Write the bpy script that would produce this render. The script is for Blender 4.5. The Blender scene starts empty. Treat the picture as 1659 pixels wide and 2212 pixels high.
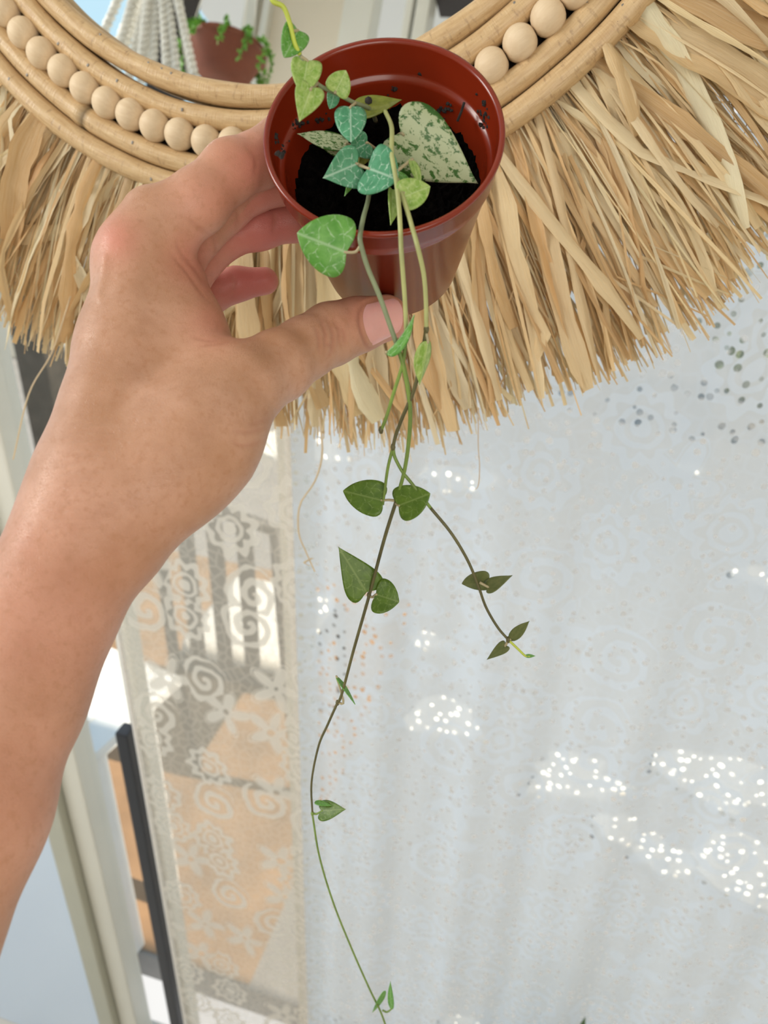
import bpy, bmesh, math, random
import numpy as np
from mathutils import Vector, Matrix
random.seed(7); rng = np.random.default_rng(7)
scene = bpy.context.scene
COL = scene.collection

# ------------------------------------------------------------------ camera
CAMZ = 1.9                                   # camera height over the floor
F, CX, CY = 1662.0, 829.5, 1106.0            # focal length and centre for a 1659 x 2212 frame
M = np.array([[0.95906491, 0.16463131, -0.23041491],
              [0.28134896, -0.46140215, 0.84139813],
              [0.03220654, -0.87178242, -0.48883346]])   # camera axes (right, down, forward) -> world
ORG = np.array([0.0, 0.0, CAMZ])
camd = bpy.data.cameras.new('camera'); cam = bpy.data.objects.new('camera', camd); COL.objects.link(cam)
rot = Matrix(((M[0][0], -M[0][1], -M[0][2]), (M[1][0], -M[1][1], -M[1][2]), (M[2][0], -M[2][1], -M[2][2])))
cam.matrix_world = Matrix.Translation(ORG.tolist()) @ rot.to_4x4()
camd.sensor_fit = 'VERTICAL'; camd.sensor_height = 36.0; camd.lens = F / 2212 * 36.0
camd.clip_start = 0.01; camd.clip_end = 100
camd.dof.use_dof = True; camd.dof.focus_distance = 0.315; camd.dof.aperture_fstop = camd.lens / 2.1
scene.camera = cam

# ------------------------------------------------------------------ light and exposure
scene.view_settings.view_transform = 'Standard'; scene.view_settings.look = 'None'
scene.view_settings.exposure = 0.0; scene.view_settings.gamma = 1.0
scene.view_settings.use_curve_mapping = False
world = bpy.data.worlds.new('world'); scene.world = world; world.use_nodes = True
wb = world.node_tree.nodes['Background']; wb.inputs[1].default_value = 1.05
_t = world.node_tree; _c = _t.nodes.new('ShaderNodeTexCoord'); _s = _t.nodes.new('ShaderNodeSeparateXYZ'); _r = _t.nodes.new('ShaderNodeValToRGB')
_t.links.new(_c.outputs['Generated'], _s.inputs[0]); _t.links.new(_s.outputs[2], _r.inputs[0]); _t.links.new(_r.outputs[0], wb.inputs[0])
_r.color_ramp.elements[0].position = 0.0; _r.color_ramp.elements[0].color = (0.98, 0.97, 0.95, 1)
_r.color_ramp.elements[1].position = 0.75; _r.color_ramp.elements[1].color = (0.62, 0.80, 1.0, 1)
_e = _r.color_ramp.elements.new(0.32); _e.color = (0.58, 0.87, 1.0, 1)
sun = bpy.data.lights.new('sun', 'SUN'); sun.energy = 7.0; sun.angle = 0.01; sun.color = (1.0, 0.88, 0.70)
suno = bpy.data.objects.new('sun', sun); COL.objects.link(suno)
suno.rotation_euler = Vector((-0.65, 0.03, -0.76)).to_track_quat('-Z', 'Y').to_euler()
def area(name, loc, target, size, power, color):
    l = bpy.data.lights.new(name, 'AREA'); l.shape = 'RECTANGLE'; l.size, l.size_y = size; l.energy = power; l.color = color
    o = bpy.data.objects.new(name, l); COL.objects.link(o); o.location = loc
    o.rotation_euler = (Vector(target) - Vector(loc)).to_track_quat('-Z', 'Y').to_euler(); return o
area('added_fill_left', (-1.75, -0.35, CAMZ + 0.75), (-0.2, 0.35, CAMZ - 0.2), (0.7, 0.7), 24.0, (1.0, 0.93, 0.84))  # added soft fill from upper left, kept out of the mirror's view
area('added_fill_front', (0.55, -1.0, CAMZ + 0.15), (-0.15, 0.4, CAMZ - 0.15), (0.9, 0.9), 10.0, (1.0, 0.94, 0.87))  # added unseen fill behind the camera, brightens fringe and hand

# ------------------------------------------------------------------ helpers
def cv(px, py, z): return np.array([(px - CX) / F, (py - CY) / F, 1.0]) * z      # camera space
def W(px, py, z): return M @ cv(px, py, z) + ORG                                 # at camera depth z
def WY(px, py, y):                                                               # on the vertical plane Y = y
    r = M @ cv(px, py, 1.0); return r * (y / r[1]) + ORG
def WZ(px, py, h):                                                               # on the horizontal plane at height h
    r = M @ cv(px, py, 1.0); return r * ((h - CAMZ) / r[2]) + ORG
def tag(o, label=None, cat=None, group=None, kind=None):
    for k, v in (('label', label), ('category', cat), ('group', group), ('kind', kind)):
        if v: o[k] = v
    return o
def empty(name, mat=None, loc=None):
    o = bpy.data.objects.new(name, None); COL.objects.link(o); o.empty_display_size = 0.05
    if mat is not None: o.matrix_world = mat
    elif loc is not None: o.location = loc
    return o
def mesh_obj(name, verts, faces, mat, parent=None, smooth=True, uv=None, col=None, mesh=None):
    if mesh is None:
        mesh = bpy.data.meshes.new(name)
        mesh.from_pydata([tuple(map(float, v)) for v in verts], [], [tuple(map(int, f)) for f in faces])
        if smooth: mesh.polygons.foreach_set('use_smooth', [True] * len(mesh.polygons))
        if uv is not None:
            uv = np.asarray(uv, float); l = mesh.uv_layers.new(name='UVMap')
            vi = np.zeros(len(mesh.loops), int); mesh.loops.foreach_get('vertex_index', vi)
            l.data.foreach_set('uv', uv[vi].ravel())
        if col is not None:
            a = mesh.color_attributes.new('Col', 'FLOAT_COLOR', 'POINT')
            c = np.ones((len(mesh.vertices), 4)); c[:, :np.asarray(col).shape[1]] = col
            a.data.foreach_set('color', c.ravel())
        if mat: mesh.materials.append(mat)
        mesh.update()
    o = bpy.data.objects.new(name, mesh); COL.objects.link(o)
    if parent is not None: o.parent = parent
    return o
class MB:
    def __init__(s): s.v, s.f, s.uv, s.c = [], [], [], []
    def add(s, v, f, uv=None, c=None):
        b = len(s.v); v = [tuple(x) for x in v]; s.v += v; s.f += [tuple(i + b for i in q) for q in f]
        s.uv += [tuple(x) for x in (uv if uv is not None else [(0, 0)] * len(v))]
        s.c += [tuple(x) for x in (c if c is not None else [(1, 1, 1)] * len(v))]
    def box(s, lo, hi, bev=0.0):
        bm = bmesh.new(); bmesh.ops.create_cube(bm, size=1.0)
        lo, hi = np.array(lo, float), np.array(hi, float)
        for v in bm.verts: v.co = Vector((np.array(v.co) + 0.5) * (hi - lo) + lo)
        if bev > 0: bmesh.ops.bevel(bm, geom=bm.edges[:], offset=bev, segments=2, affect='EDGES', profile=0.6)
        bm.verts.index_update(); s.add([tuple(v.co) for v in bm.verts], [[v.index for v in f.verts] for f in bm.faces]); bm.free(); return s
    def tube(s, pts, rad, n=8, c=None, cap=True):
        v, f, uv = tube(pts, rad, n, cap); s.add(v, f, uv, [c] * len(v) if c is not None else None); return s
    def make(s, name, mat, parent=None, smooth=True): return mesh_obj(name, s.v, s.f, mat, parent, smooth, s.uv, s.c)
def spline(pts, n):
    p = np.asarray(pts, float); m = len(p)
    if m < 3: return np.array([p[0] + (p[-1] - p[0]) * t for t in np.linspace(0, 1, n)])
    q = np.vstack([2 * p[0] - p[1], p, 2 * p[-1] - p[-2]]); out = []
    for t in np.linspace(0, m - 1, n):
        i = min(int(t), m - 2); u = t - i; a, b, c, d = q[i], q[i + 1], q[i + 2], q[i + 3]
        out.append(0.5 * (2 * b + (c - a) * u + (2 * a - 5 * b + 4 * c - d) * u * u + (3 * b - a - 3 * c + d) * u ** 3))
    return np.array(out)
def frames(p):
    t = np.gradient(p, axis=0); t /= np.linalg.norm(t, axis=1)[:, None] + 1e-12
    a = np.array([0, 0, 1.0]) if abs(t[0][2]) < 0.9 else np.array([1.0, 0, 0])
    n = np.cross(t[0], a); n /= np.linalg.norm(n); ns = [n]
    for i in range(1, len(p)):
        n = ns[-1] - t[i] * (ns[-1] @ t[i]); n /= np.linalg.norm(n) + 1e-12; ns.append(n)
    ns = np.array(ns); return t, ns, np.cross(t, ns)
def tube(pts, rad, n=8, cap=True):
    p = np.asarray(pts, float); r = np.broadcast_to(np.asarray(rad, float), (len(p),)); t, a, b = frames(p)
    v, f, uv = [], [], []
    for i in range(len(p)):
        for k in range(n):
            an = 2 * math.pi * k / n; v.append(p[i] + r[i] * (math.cos(an) * a[i] + math.sin(an) * b[i])); uv.append((i / (len(p) - 1), k / n))
    for i in range(len(p) - 1):
        for k in range(n):
            k2 = (k + 1) % n; f.append((i * n + k, i * n + k2, (i + 1) * n + k2, (i + 1) * n + k))
    if cap: f.append(tuple(range(n))[::-1]); f.append(tuple((len(p) - 1) * n + k for k in range(n)))
    return v, f, uv
def lathe(prof, n=64, jitter=0.0):
    v, f = [], []
    for (r, z) in prof:
        for k in range(n):
            a = 2 * math.pi * k / n; v.append((r * math.cos(a), r * math.sin(a), z))
    for i in range(len(prof) - 1):
        for k in range(n):
            k2 = (k + 1) % n; f.append((i * n + k, i * n + k2, (i + 1) * n + k2, (i + 1) * n + k))
    return v, f

# ------------------------------------------------------------------ material helpers
class NT:
    def __init__(s, name):
        s.m = bpy.data.materials.new(name); s.m.use_nodes = True; s.t = s.m.node_tree; s.t.nodes.clear()
        s.out = s.t.nodes.new('ShaderNodeOutputMaterial')
    def n(s, typ, **kw):
        nd = s.t.nodes.new('ShaderNode' + typ)
        for k, v in kw.items():
            if k.startswith('i_'):
                key = k[2:]; key = int(key) if key.isdigit() else key.replace('_', ' ')
                s.set(nd.inputs[key], v)
            else: setattr(nd, k, v)
        return nd
    def set(s, sock, v):
        if isinstance(v, bpy.types.NodeSocket): s.t.links.new(v, sock)
        elif isinstance(v, bpy.types.Node): s.t.links.new(v.outputs[0], sock)
        else:
            if isinstance(v, (tuple, list)) and len(v) == 3 and sock.type == 'RGBA': v = (*v, 1)
            sock.default_value = v
    def math(s, op, a, b=None, c=None, clamp=False):
        nd = s.n('Math', operation=op, use_clamp=clamp); s.set(nd.inputs[0], a)
        if b is not None: s.set(nd.inputs[1], b)
        if c is not None: s.set(nd.inputs[2], c)
        return nd.outputs[0]
    def ramp(s, fac, stops, interp='LINEAR'):
        nd = s.n('ValToRGB'); s.set(nd.inputs[0], fac); cr = nd.color_ramp; cr.interpolation = interp
        while len(cr.elements) > 1: cr.elements.remove(cr.elements[-1])
        for i, (p, c) in enumerate(stops):
            e = cr.elements[0] if i == 0 else cr.elements.new(p)
            e.position = p; e.color = (*c, 1) if isinstance(c, (tuple, list)) else (c, c, c, 1)
        return nd.outputs[0]
    def mix(s, fac, a, b, blend='MIX'):
        nd = s.n('Mix', data_type='RGBA', blend_type=blend); s.set(nd.inputs[0], fac); s.set(nd.inputs[6], a); s.set(nd.inputs[7], b); return nd.outputs[2]
    def noise(s, vec, scale, detail=3, rough=0.5, dist=0.0):
        nd = s.n('TexNoise'); s.set(nd.inputs['Vector'], vec); nd.inputs['Scale'].default_value = scale
        nd.inputs['Detail'].default_value = detail; nd.inputs['Roughness'].default_value = rough; nd.inputs['Distortion'].default_value = dist
        return nd.outputs[0]
    def obj(s): return s.n('TexCoord').outputs['Object']
    def uvc(s): return s.n('UVMap', uv_map='UVMap').outputs[0]
    def scale(s, vec, sc):
        nd = s.n('Mapping'); s.set(nd.inputs['Vector'], vec); nd.inputs['Scale'].default_value = sc; return nd.outputs[0]
    def bump(s, h, strength=0.3, dist=0.001):
        nd = s.n('Bump'); s.set(nd.inputs['Height'], h); nd.inputs['Strength'].default_value = strength; nd.inputs['Distance'].default_value = dist; return nd.outputs[0]
    def bsdf(s, **kw):
        b = s.n('BsdfPrincipled')
        for k, v in kw.items(): s.set(b.inputs[k.replace('_', ' ')], v)
        return b
    def done(s, sh): s.t.links.new(sh.outputs[0] if isinstance(sh, bpy.types.Node) else sh, s.out.inputs[0]); return s.m
    def mixsh(s, fac, a, b):
        nd = s.n('MixShader'); s.set(nd.inputs[0], fac)
        s.t.links.new(a.outputs[0], nd.inputs[1]); s.t.links.new(b.outputs[0], nd.inputs[2]); return nd
def simple(name, color, rough=0.5, noise=0.0, nscale=20, bump=0.0, bdist=0.001, **kw):
    t = NT(name); c = color
    if noise > 0 or bump > 0: f = t.noise(t.obj(), nscale, 4)
    if noise > 0:
        lo = tuple(x * (1 - noise) for x in color); hi = tuple(min(1, x * (1 + noise)) for x in color)
        c = t.ramp(f, [(0.3, lo), (0.7, hi)])
    args = dict(Base_Color=c, Roughness=rough, **kw)
    if bump > 0: args['Normal'] = t.bump(f, bump, bdist)
    return t.done(t.bsdf(**args))

# raffia: colour per strand in 'Col', fibres along the uv
def mat_raffia():
    t = NT('raffia'); a = t.n('Attribute', attribute_name='Col').outputs['Color']; uv = t.uvc()
    st = t.noise(t.scale(uv, (9, 0.7, 1)), 3.0, 4, 0.65, 0.2); fine = t.noise(t.scale(uv, (34, 1.2, 1)), 2.0, 3)
    c = t.mix(t.math('MULTIPLY', t.ramp(st, [(0.35, 0.0), (0.75, 1.0)]), 0.45), a, (0.97, 0.84, 0.60))
    c = t.mix(t.math('MULTIPLY', t.ramp(fine, [(0.55, 0.0), (0.75, 1.0)]), 0.16), c, (0.62, 0.36, 0.15))
    n = t.bump(t.math('ADD', st, t.math('MULTIPLY', fine, 0.5)), 0.6, 0.002)
    d = t.bsdf(Base_Color=c, Roughness=0.42, Normal=n); tr = t.n('BsdfTranslucent', i_Color=t.mix(0.25, c, (1.0, 0.78, 0.42)), i_Normal=n)
    return t.done(t.mixsh(0.28, d, tr))
def mat_cane():
    t = NT('cane'); uv = t.uvc(); a = t.n('Attribute', attribute_name='Col').outputs['Color']
    lg = t.noise(t.scale(uv, (25, 5, 1)), 2.0, 4, 0.6); fl = t.noise(t.scale(uv, (240, 2.2, 1)), 1.0, 3, 0.6); ring = t.noise(t.scale(uv, (900, 0.6, 1)), 1.0, 1)
    c = t.mix(t.ramp(lg, [(0.3, 0.0), (0.7, 1.0)]), (0.50, 0.32, 0.155), (0.66, 0.475, 0.26))
    c = t.mix(t.ramp(fl, [(0.58, 0.0), (0.72, 0.6)]), c, (0.25, 0.14, 0.07))
    sc = t.noise(t.scale(uv, (420, 22, 1)), 1.0, 3, 0.7)
    c = t.mix(t.ramp(sc, [(0.66, 0.0), (0.72, 0.85)]), c, (0.13, 0.075, 0.04))
    c = t.mix(1.0, c, a, 'MULTIPLY')
    h = t.math('ADD', t.math('MULTIPLY', ring, 0.4), lg)
    return t.done(t.bsdf(Base_Color=c, Roughness=0.38, Normal=t.bump(h, 0.35, 0.0015)))
def mat_bead():
    t = NT('bead_wood'); o = t.obj(); inf = t.n('ObjectInfo').outputs['Random']
    v = t.n('VectorMath', operation='ADD'); t.set(v.inputs[0], o); cmb = t.n('CombineXYZ', i_X=t.math('MULTIPLY', inf, 3.0)); t.set(v.inputs[1], cmb)
    g = t.noise(t.scale(v.outputs[0], (60, 380, 380)), 1.0, 4, 0.6, 0.3)
    c = t.ramp(g, [(0.3, (0.68, 0.51, 0.33)), (0.55, (0.73, 0.57, 0.38)), (0.75, (0.77, 0.61, 0.43))])
    c = t.mix(t.math('MULTIPLY', inf, 0.25), c, (0.68, 0.51, 0.32))
    return t.done(t.bsdf(Base_Color=c, Roughness=0.6, Normal=t.bump(g, 0.2, 0.0006)))
def mat_skin():
    t = NT('skin'); o = t.obj(); a = t.n('Attribute', attribute_name='Col').outputs['Color']
    sep = t.n('SeparateColor'); t.set(sep.inputs[0], a); pink, crease, shade_red = sep.outputs
    big = t.noise(o, 38, 3, 0.55); fre = t.noise(o, 420, 3, 0.6)
    c = t.mix(t.ramp(big, [(0.35, 0.0), (0.7, 1.0)]), (0.47, 0.245, 0.14), (0.61, 0.345, 0.235))
    c = t.mix(t.math('MULTIPLY', t.ramp(t.noise(o, 130, 4, 0.65), [(0.45, 0.0), (0.7, 1.0)]), 0.35), c, (0.40, 0.19, 0.105))
    c = t.mix(pink, c, (0.66, 0.255, 0.185))
    c = t.mix(t.math('MULTIPLY', t.ramp(fre, [(0.52, 0.0), (0.70, 1.0)]), t.math('SUBTRACT', 0.50, t.math('MULTIPLY', pink, 0.40))), c, (0.43, 0.20, 0.10))
    vor = t.n('TexVoronoi', feature='F1', i_Vector=o); vor.inputs['Scale'].default_value = 34
    mole = t.ramp(vor.outputs['Distance'], [(0.045, 1.0), (0.065, 0.0)])
    c = t.mix(t.math('MULTIPLY', mole, t.math('SUBTRACT', 0.75, pink, clamp=True)), c, (0.25, 0.09, 0.045))
    c = t.mix(shade_red, c, (0.50, 0.135, 0.115)); c = t.mix(crease, c, (0.42, 0.16, 0.10))  # first mix paints the back fingers' shaded red into the colour
    cell = t.n('TexVoronoi', feature='DISTANCE_TO_EDGE', i_Vector=t.scale(o, (1, 1, 1.6))); cell.inputs['Scale'].default_value = 1300
    h = t.math('ADD', t.math('MULTIPLY', t.ramp(cell.outputs['Distance'], [(0.0, 0.0), (0.10, 1.0)]), 0.5), t.math('MULTIPLY', t.noise(t.scale(o, (1, 1, 2.5)), 420, 2), 0.6))
    b = t.bsdf(Base_Color=c, Roughness=0.42, Normal=t.bump(h, 0.40, 0.00035), Subsurface_Weight=0.12, Subsurface_Scale=0.003)
    b.inputs['Subsurface Radius'].default_value = (1.0, 0.32, 0.16); b.inputs['Specular IOR Level'].default_value = 0.45
    return t.done(b)
def mat_leaf(name, dark, light, vein, veinamt, blotch=0.0, trans=0.25, rough=0.38):
    t = NT(name); uv = t.uvc(); inf = t.n('ObjectInfo').outputs['Random']
    off = t.n('VectorMath', operation='ADD'); t.set(off.inputs[0], uv); t.set(off.inputs[1], t.n('CombineXYZ', i_X=t.math('MULTIPLY', inf, 7.0), i_Y=t.math('MULTIPLY', inf, 3.0)))
    p = off.outputs[0]
    wob = t.n('TexNoise', i_Vector=p); wob.inputs['Scale'].default_value = 5
    wp = t.n('VectorMath', operation='MULTIPLY_ADD'); t.set(wp.inputs[0], wob.outputs[1]); wp.inputs[1].default_value = (0.16, 0.16, 0); t.set(wp.inputs[2], p)
    n1 = t.noise(p, 4.5, 4, 0.6)
    c = t.mix(t.ramp(n1, [(0.35, 0.0), (0.68, 1.0)]), dark, light)
    if blotch > 0:
        bl = t.noise(p, 9, 5, 0.72, 0.3); sep = t.n('SeparateXYZ', i_0=uv)
        rimf = t.ramp(t.math('ABSOLUTE', t.math('SUBTRACT', sep.outputs[1], 0.0)), [(0.36, 0.0), (0.5, 0.25)])
        m = t.ramp(t.math('ADD', bl, t.math('MULTIPLY', rimf, 0.6)), [(0.52, 0.0), (0.565, 1.0)])
        c = t.mix(t.math('MULTIPLY', m, blotch), vein, dark)
    else:
        v = t.n('TexVoronoi', feature='DISTANCE_TO_EDGE', voronoi_dimensions='2D', i_Vector=wp.outputs[0]); v.inputs['Scale'].default_value = 4.2
        vm = t.ramp(v.outputs['Distance'], [(0.015, 1.0), (0.075, 0.0)])
        sep = t.n('SeparateXYZ', i_0=wp.outputs[0]); sep0 = t.n('SeparateXYZ', i_0=uv)
        mid = t.ramp(t.math('ABSOLUTE', sep0.outputs[1]), [(0.006, 1.0), (0.035, 0.0)])
        brk = t.ramp(t.noise(p, 11, 3, 0.6), [(0.4, 0.0), (0.62, 1.0)])
        vv = t.math('MAXIMUM', t.math('MULTIPLY', vm, brk), t.math('MULTIPLY', mid, 0.8))
        c = t.mix(t.math('MULTIPLY', vv, veinamt), c, vein)
    nrm = t.bump(n1, 0.25, 0.0008)
    d = t.bsdf(Base_Color=c, Roughness=rough, Normal=nrm); tr = t.n('BsdfTranslucent', i_Color=t.mix(0.4, c, (0.45, 0.65, 0.10)))
    return t.done(t.mixsh(trans, d, tr))
def mat_lace(name, net, solid, color, scale, holes=False):
    """Lace woven in the cloth itself: rosettes, scrolls and a fine net, by metres on the cloth (uv)."""
    t = NT(name); uv = t.uvc()
    vor = t.n('TexVoronoi', feature='F1', voronoi_dimensions='2D', i_Vector=uv); vor.inputs['Scale'].default_value = scale; vor.inputs['Randomness'].default_value = 0.75
    loc = t.n('VectorMath', operation='SUBTRACT'); t.set(loc.inputs[0], uv); t.set(loc.inputs[1], vor.outputs['Position'])
    sp = t.n('SeparateXYZ', i_0=loc.outputs[0]); ln = t.n('VectorMath', operation='LENGTH'); t.set(ln.inputs[0], loc.outputs[0])
    r = t.math('MULTIPLY', ln.outputs['Value'], scale * 0.82)                   # 0 .. ~0.6 in cell units
    ang = t.math('ARCTAN2', sp.outputs[1], sp.outputs[0]); rnd = t.n('SeparateColor', i_0=vor.outputs['Color']); k = rnd.outputs[0]
    nz = t.noise(uv, scale * 2.2, 2); r = t.math('ADD', r, t.math('MULTIPLY', t.math('SUBTRACT', nz, 0.5), 0.22))
    def band(x, lo, hi): return t.math('MULTIPLY', t.math('GREATER_THAN', x, lo), t.math('LESS_THAN', x, hi))
    pet = t.math('MULTIPLY', t.math('COSINE', t.math('MULTIPLY', ang, 9)), 0.035)
    ros = t.math('MAXIMUM', t.math('MAXIMUM', band(r, -1, 0.075), band(r, 0.13, 0.19)), band(t.math('ADD', r, pet), 0.25, 0.36))
    spi = t.math('FRACT', t.math('ADD', t.math('MULTIPLY', ang, 1 / (2 * math.pi)), t.math('MULTIPLY', r, 5.0)))
    spi = t.math('MULTIPLY', t.math('LESS_THAN', spi, 0.5), t.math('LESS_THAN', r, 0.40))
    pet5 = t.math('ADD', 0.26, t.math('MULTIPLY', t.math('COSINE', t.math('MULTIPLY', ang, 5)), 0.13))
    flo = t.math('MULTIPLY', t.math('LESS_THAN', r, pet5), t.math('GREATER_THAN', r, 0.06))
    flo = t.math('MAXIMUM', flo, band(t.math('SUBTRACT', r, pet5), 0.035, 0.06))
    m = t.math('ADD', t.math('MULTIPLY', ros, t.math('LESS_THAN', k, 0.4)), t.math('ADD', t.math('MULTIPLY', spi, band(k, 0.4, 0.65)), t.math('MULTIPLY', flo, t.math('GREATER_THAN', k, 0.65))), clamp=True)
    sm = t.n('TexVoronoi', feature='DISTANCE_TO_EDGE', voronoi_dimensions='2D', i_Vector=uv); sm.inputs['Scale'].default_value = scale * 5.5
    scr = t.math('MULTIPLY', t.math('GREATER_THAN', r, 0.36), t.math('LESS_THAN', sm.outputs['Distance'], 0.11))
    m = t.math('MAXIMUM', m, t.math('MULTIPLY', scr, 0.30))
    alpha = t.math('ADD', net, t.math('MULTIPLY', m, solid - net))
    if holes:
        ho = t.n('TexVoronoi', feature='F1', voronoi_dimensions='2D', i_Vector=uv); ho.inputs['Scale'].default_value = 75
        hc = t.n('SeparateColor', i_0=ho.outputs['Color']); hm = t.math('MULTIPLY', t.math('LESS_THAN', ho.outputs['Distance'], t.math('MULTIPLY_ADD', hc.outputs[1], 0.16, 0.14)), t.math('GREATER_THAN', hc.outputs[0], 0.38))
        alpha = t.math('MULTIPLY', alpha, t.math('SUBTRACT', 1.0, t.math('MULTIPLY', hm, t.math('MULTIPLY_ADD', hc.outputs[2], 0.6, 0.40))))
    color = t.mix(m, color, tuple(min(1.0, q * f_) for q, f_ in zip(color, (1.015, 1.04, 1.075)))); d = t.n('BsdfDiffuse', i_Color=color); tr = t.n('BsdfTranslucent', i_Color=color)
    cl = t.mixsh(0.55, d, tr); tp = t.n('BsdfTransparent')
    return t.done(t.mixsh(alpha, tp, cl))
def mat_pane(name, fac=0.10, tint=(1, 1, 1)):
    t = NT(name); tp = t.n('BsdfTransparent', i_Color=tint); g = t.n('BsdfGlossy'); g.inputs['Roughness'].default_value = 0.02
    return t.done(t.mixsh(fac, tp, g))

MAT = dict(
    raffia=mat_raffia(), cane=mat_cane(), bead=mat_bead(), skin=mat_skin(),
    mirror=simple('mirror_silver', (0.92, 0.94, 0.93), 0.01, Metallic=1.0),
    backing=simple('dark_backing', (0.045, 0.028, 0.018), 0.9, 0.5, 60),
    steel=simple('staple_steel', (0.22, 0.20, 0.18), 0.5, Metallic=0.4),
    pot=simple('terracotta_plastic', (0.20, 0.019, 0.005), 0.20, 0.06, 30, 0.04, 0.0006),
    soil=simple('black_soil', (0.0025, 0.002, 0.0017), 1.0, 0.8, 260, 0.5, 0.002, Specular_IOR_Level=0.05),
    crumb=simple('soil_crumb', (0.02, 0.016, 0.014), 0.95, 0.6, 500),
    nail=simple('nail', (0.76, 0.40, 0.37), 0.10, 0.05, 120, Subsurface_Weight=0.2, Subsurface_Scale=0.002),
    stem=simple('stem_green', (0.17, 0.26, 0.05), 0.5, 0.25, 90), stem_pale=simple('stem_pale', (0.38, 0.40, 0.16), 0.5, 0.2, 90),
    stem_brown=simple('stem_brown', (0.105, 0.095, 0.035), 0.55, 0.25, 90), stem_grey=simple('stem_grey_green', (0.21, 0.25, 0.14), 0.5, 0.2, 90),
    stem_lime=simple('stem_lime', (0.48, 0.56, 0.07), 0.45, 0.1, 90), petiole=simple('petiole_tan', (0.40, 0.34, 0.20), 0.5, 0.1, 90),
    l_blue=mat_leaf('leaf_blue_green', (0.075, 0.30, 0.155), (0.13, 0.43, 0.24), (0.60, 0.80, 0.66), 0.8),
    l_pale=mat_leaf('leaf_pale_green', (0.24, 0.43, 0.06), (0.52, 0.66, 0.22), (0.74, 0.82, 0.48), 0.5),
    l_mid=mat_leaf('leaf_mid_green', (0.10, 0.32, 0.045), (0.20, 0.46, 0.10), (0.48, 0.66, 0.40), 0.75),
    l_deep=mat_leaf('leaf_deep_green', (0.085, 0.17, 0.014), (0.15, 0.26, 0.028), (0.32, 0.42, 0.13), 0.7, trans=0.35),
    l_olive=mat_leaf('leaf_olive_underside', (0.13, 0.16, 0.05), (0.20, 0.215, 0.075), (0.10, 0.11, 0.04), 0.5, trans=0.25),
    l_var=mat_leaf('leaf_variegated', (0.045, 0.145, 0.022), (0.06, 0.2, 0.03), (0.50, 0.56, 0.34), 0, blotch=1.0),
    l_yel=mat_leaf('leaf_yellow_olive', (0.16, 0.19, 0.02), (0.27, 0.29, 0.04), (0.2, 0.23, 0.04), 0.5),
    lace_right=mat_lace('lace_right', 0.935, 0.975, (0.84, 0.85, 0.865), 10.5, True), lace_left=mat_lace('lace_left', 0.45, 0.88, (0.88, 0.79, 0.67), 12.0),
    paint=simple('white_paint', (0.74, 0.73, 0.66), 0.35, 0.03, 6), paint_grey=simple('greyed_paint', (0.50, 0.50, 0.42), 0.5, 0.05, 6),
    door_blue=simple('cool_white_door', (0.70, 0.82, 1.0), 0.2, 0.02, 3),
    cream=simple('cream_wall', (0.76, 0.68, 0.55), 0.8, 0.03, 5), ceil=simple('white_ceiling', (0.8, 0.8, 0.78), 0.8),
    floor=simple('floor_boards', (0.66, 0.62, 0.56), 0.5, 0.1, 8), pane=mat_pane('window_pane', 0.06),
    seal=simple('dark_seal', (0.02, 0.022, 0.03), 0.4),
    table=simple('white_table_paint', (0.80, 0.80, 0.78), 0.25, 0.05, 9), stone=simple('white_glint_stone', (0.92, 0.90, 0.84), 0.6, 0.05, 12), grey_paving=simple('grey_paving', (0.25, 0.245, 0.24), 0.85, 0.12, 9, 0.4, 0.01), paving=simple('tan_paving', (0.29, 0.17, 0.085), 0.8, 0.25, 7, 0.4, 0.01),
    iron=simple('dark_iron', (0.05, 0.05, 0.05), 0.5), hedge=simple('hedge_leaf', (0.22, 0.26, 0.15), 0.5, 0.4, 12),
    wood=simple('post_wood', (0.045, 0.038, 0.03), 0.8, 0.4, 20), cotton=simple('white_cotton', (0.82, 0.80, 0.74), 0.9, 0.06, 60),
    clay=simple('hanging_pot_clay', (0.23, 0.065, 0.035), 0.55, 0.1, 20), vine=simple('trailing_leaf', (0.16, 0.40, 0.05), 0.45, 0.3, 40),
    beam=simple('dark_beam', (0.035, 0.026, 0.022), 0.7), snake=simple('snake_leaf', (0.05, 0.11, 0.03), 0.4, 0.5, 30), greypot=simple('grey_pot', (0.35, 0.35, 0.36), 0.6))

# ------------------------------------------------------------------ setting: room shell
def struct(name, mb, mat, smooth=False):
    o = mb.make(name, mat, None, smooth); o['kind'] = 'structure'; return o
YW = 0.80                                    # window wall
struct('floor', MB().box((-3.0, -2.7, -0.1), (1.5, YW, 0.0)), MAT['floor'])
struct('ceiling', MB().box((-1.9, -2.7, 3.65), (1.6, YW + 0.045, 3.75)), MAT['ceil'])
struct('wall_right', MB().box((1.5, -2.7, 0.0), (1.6, YW + 0.045, 3.65)), MAT['cream'])
lin = MB().box((-1.9, YW, 2.62), (1.5, YW + 0.045, 3.65)).box((0.96, YW, 0.0), (1.5, YW + 0.045, 2.62)); struct('wall_front', lin, MAT['paint'])
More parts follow.
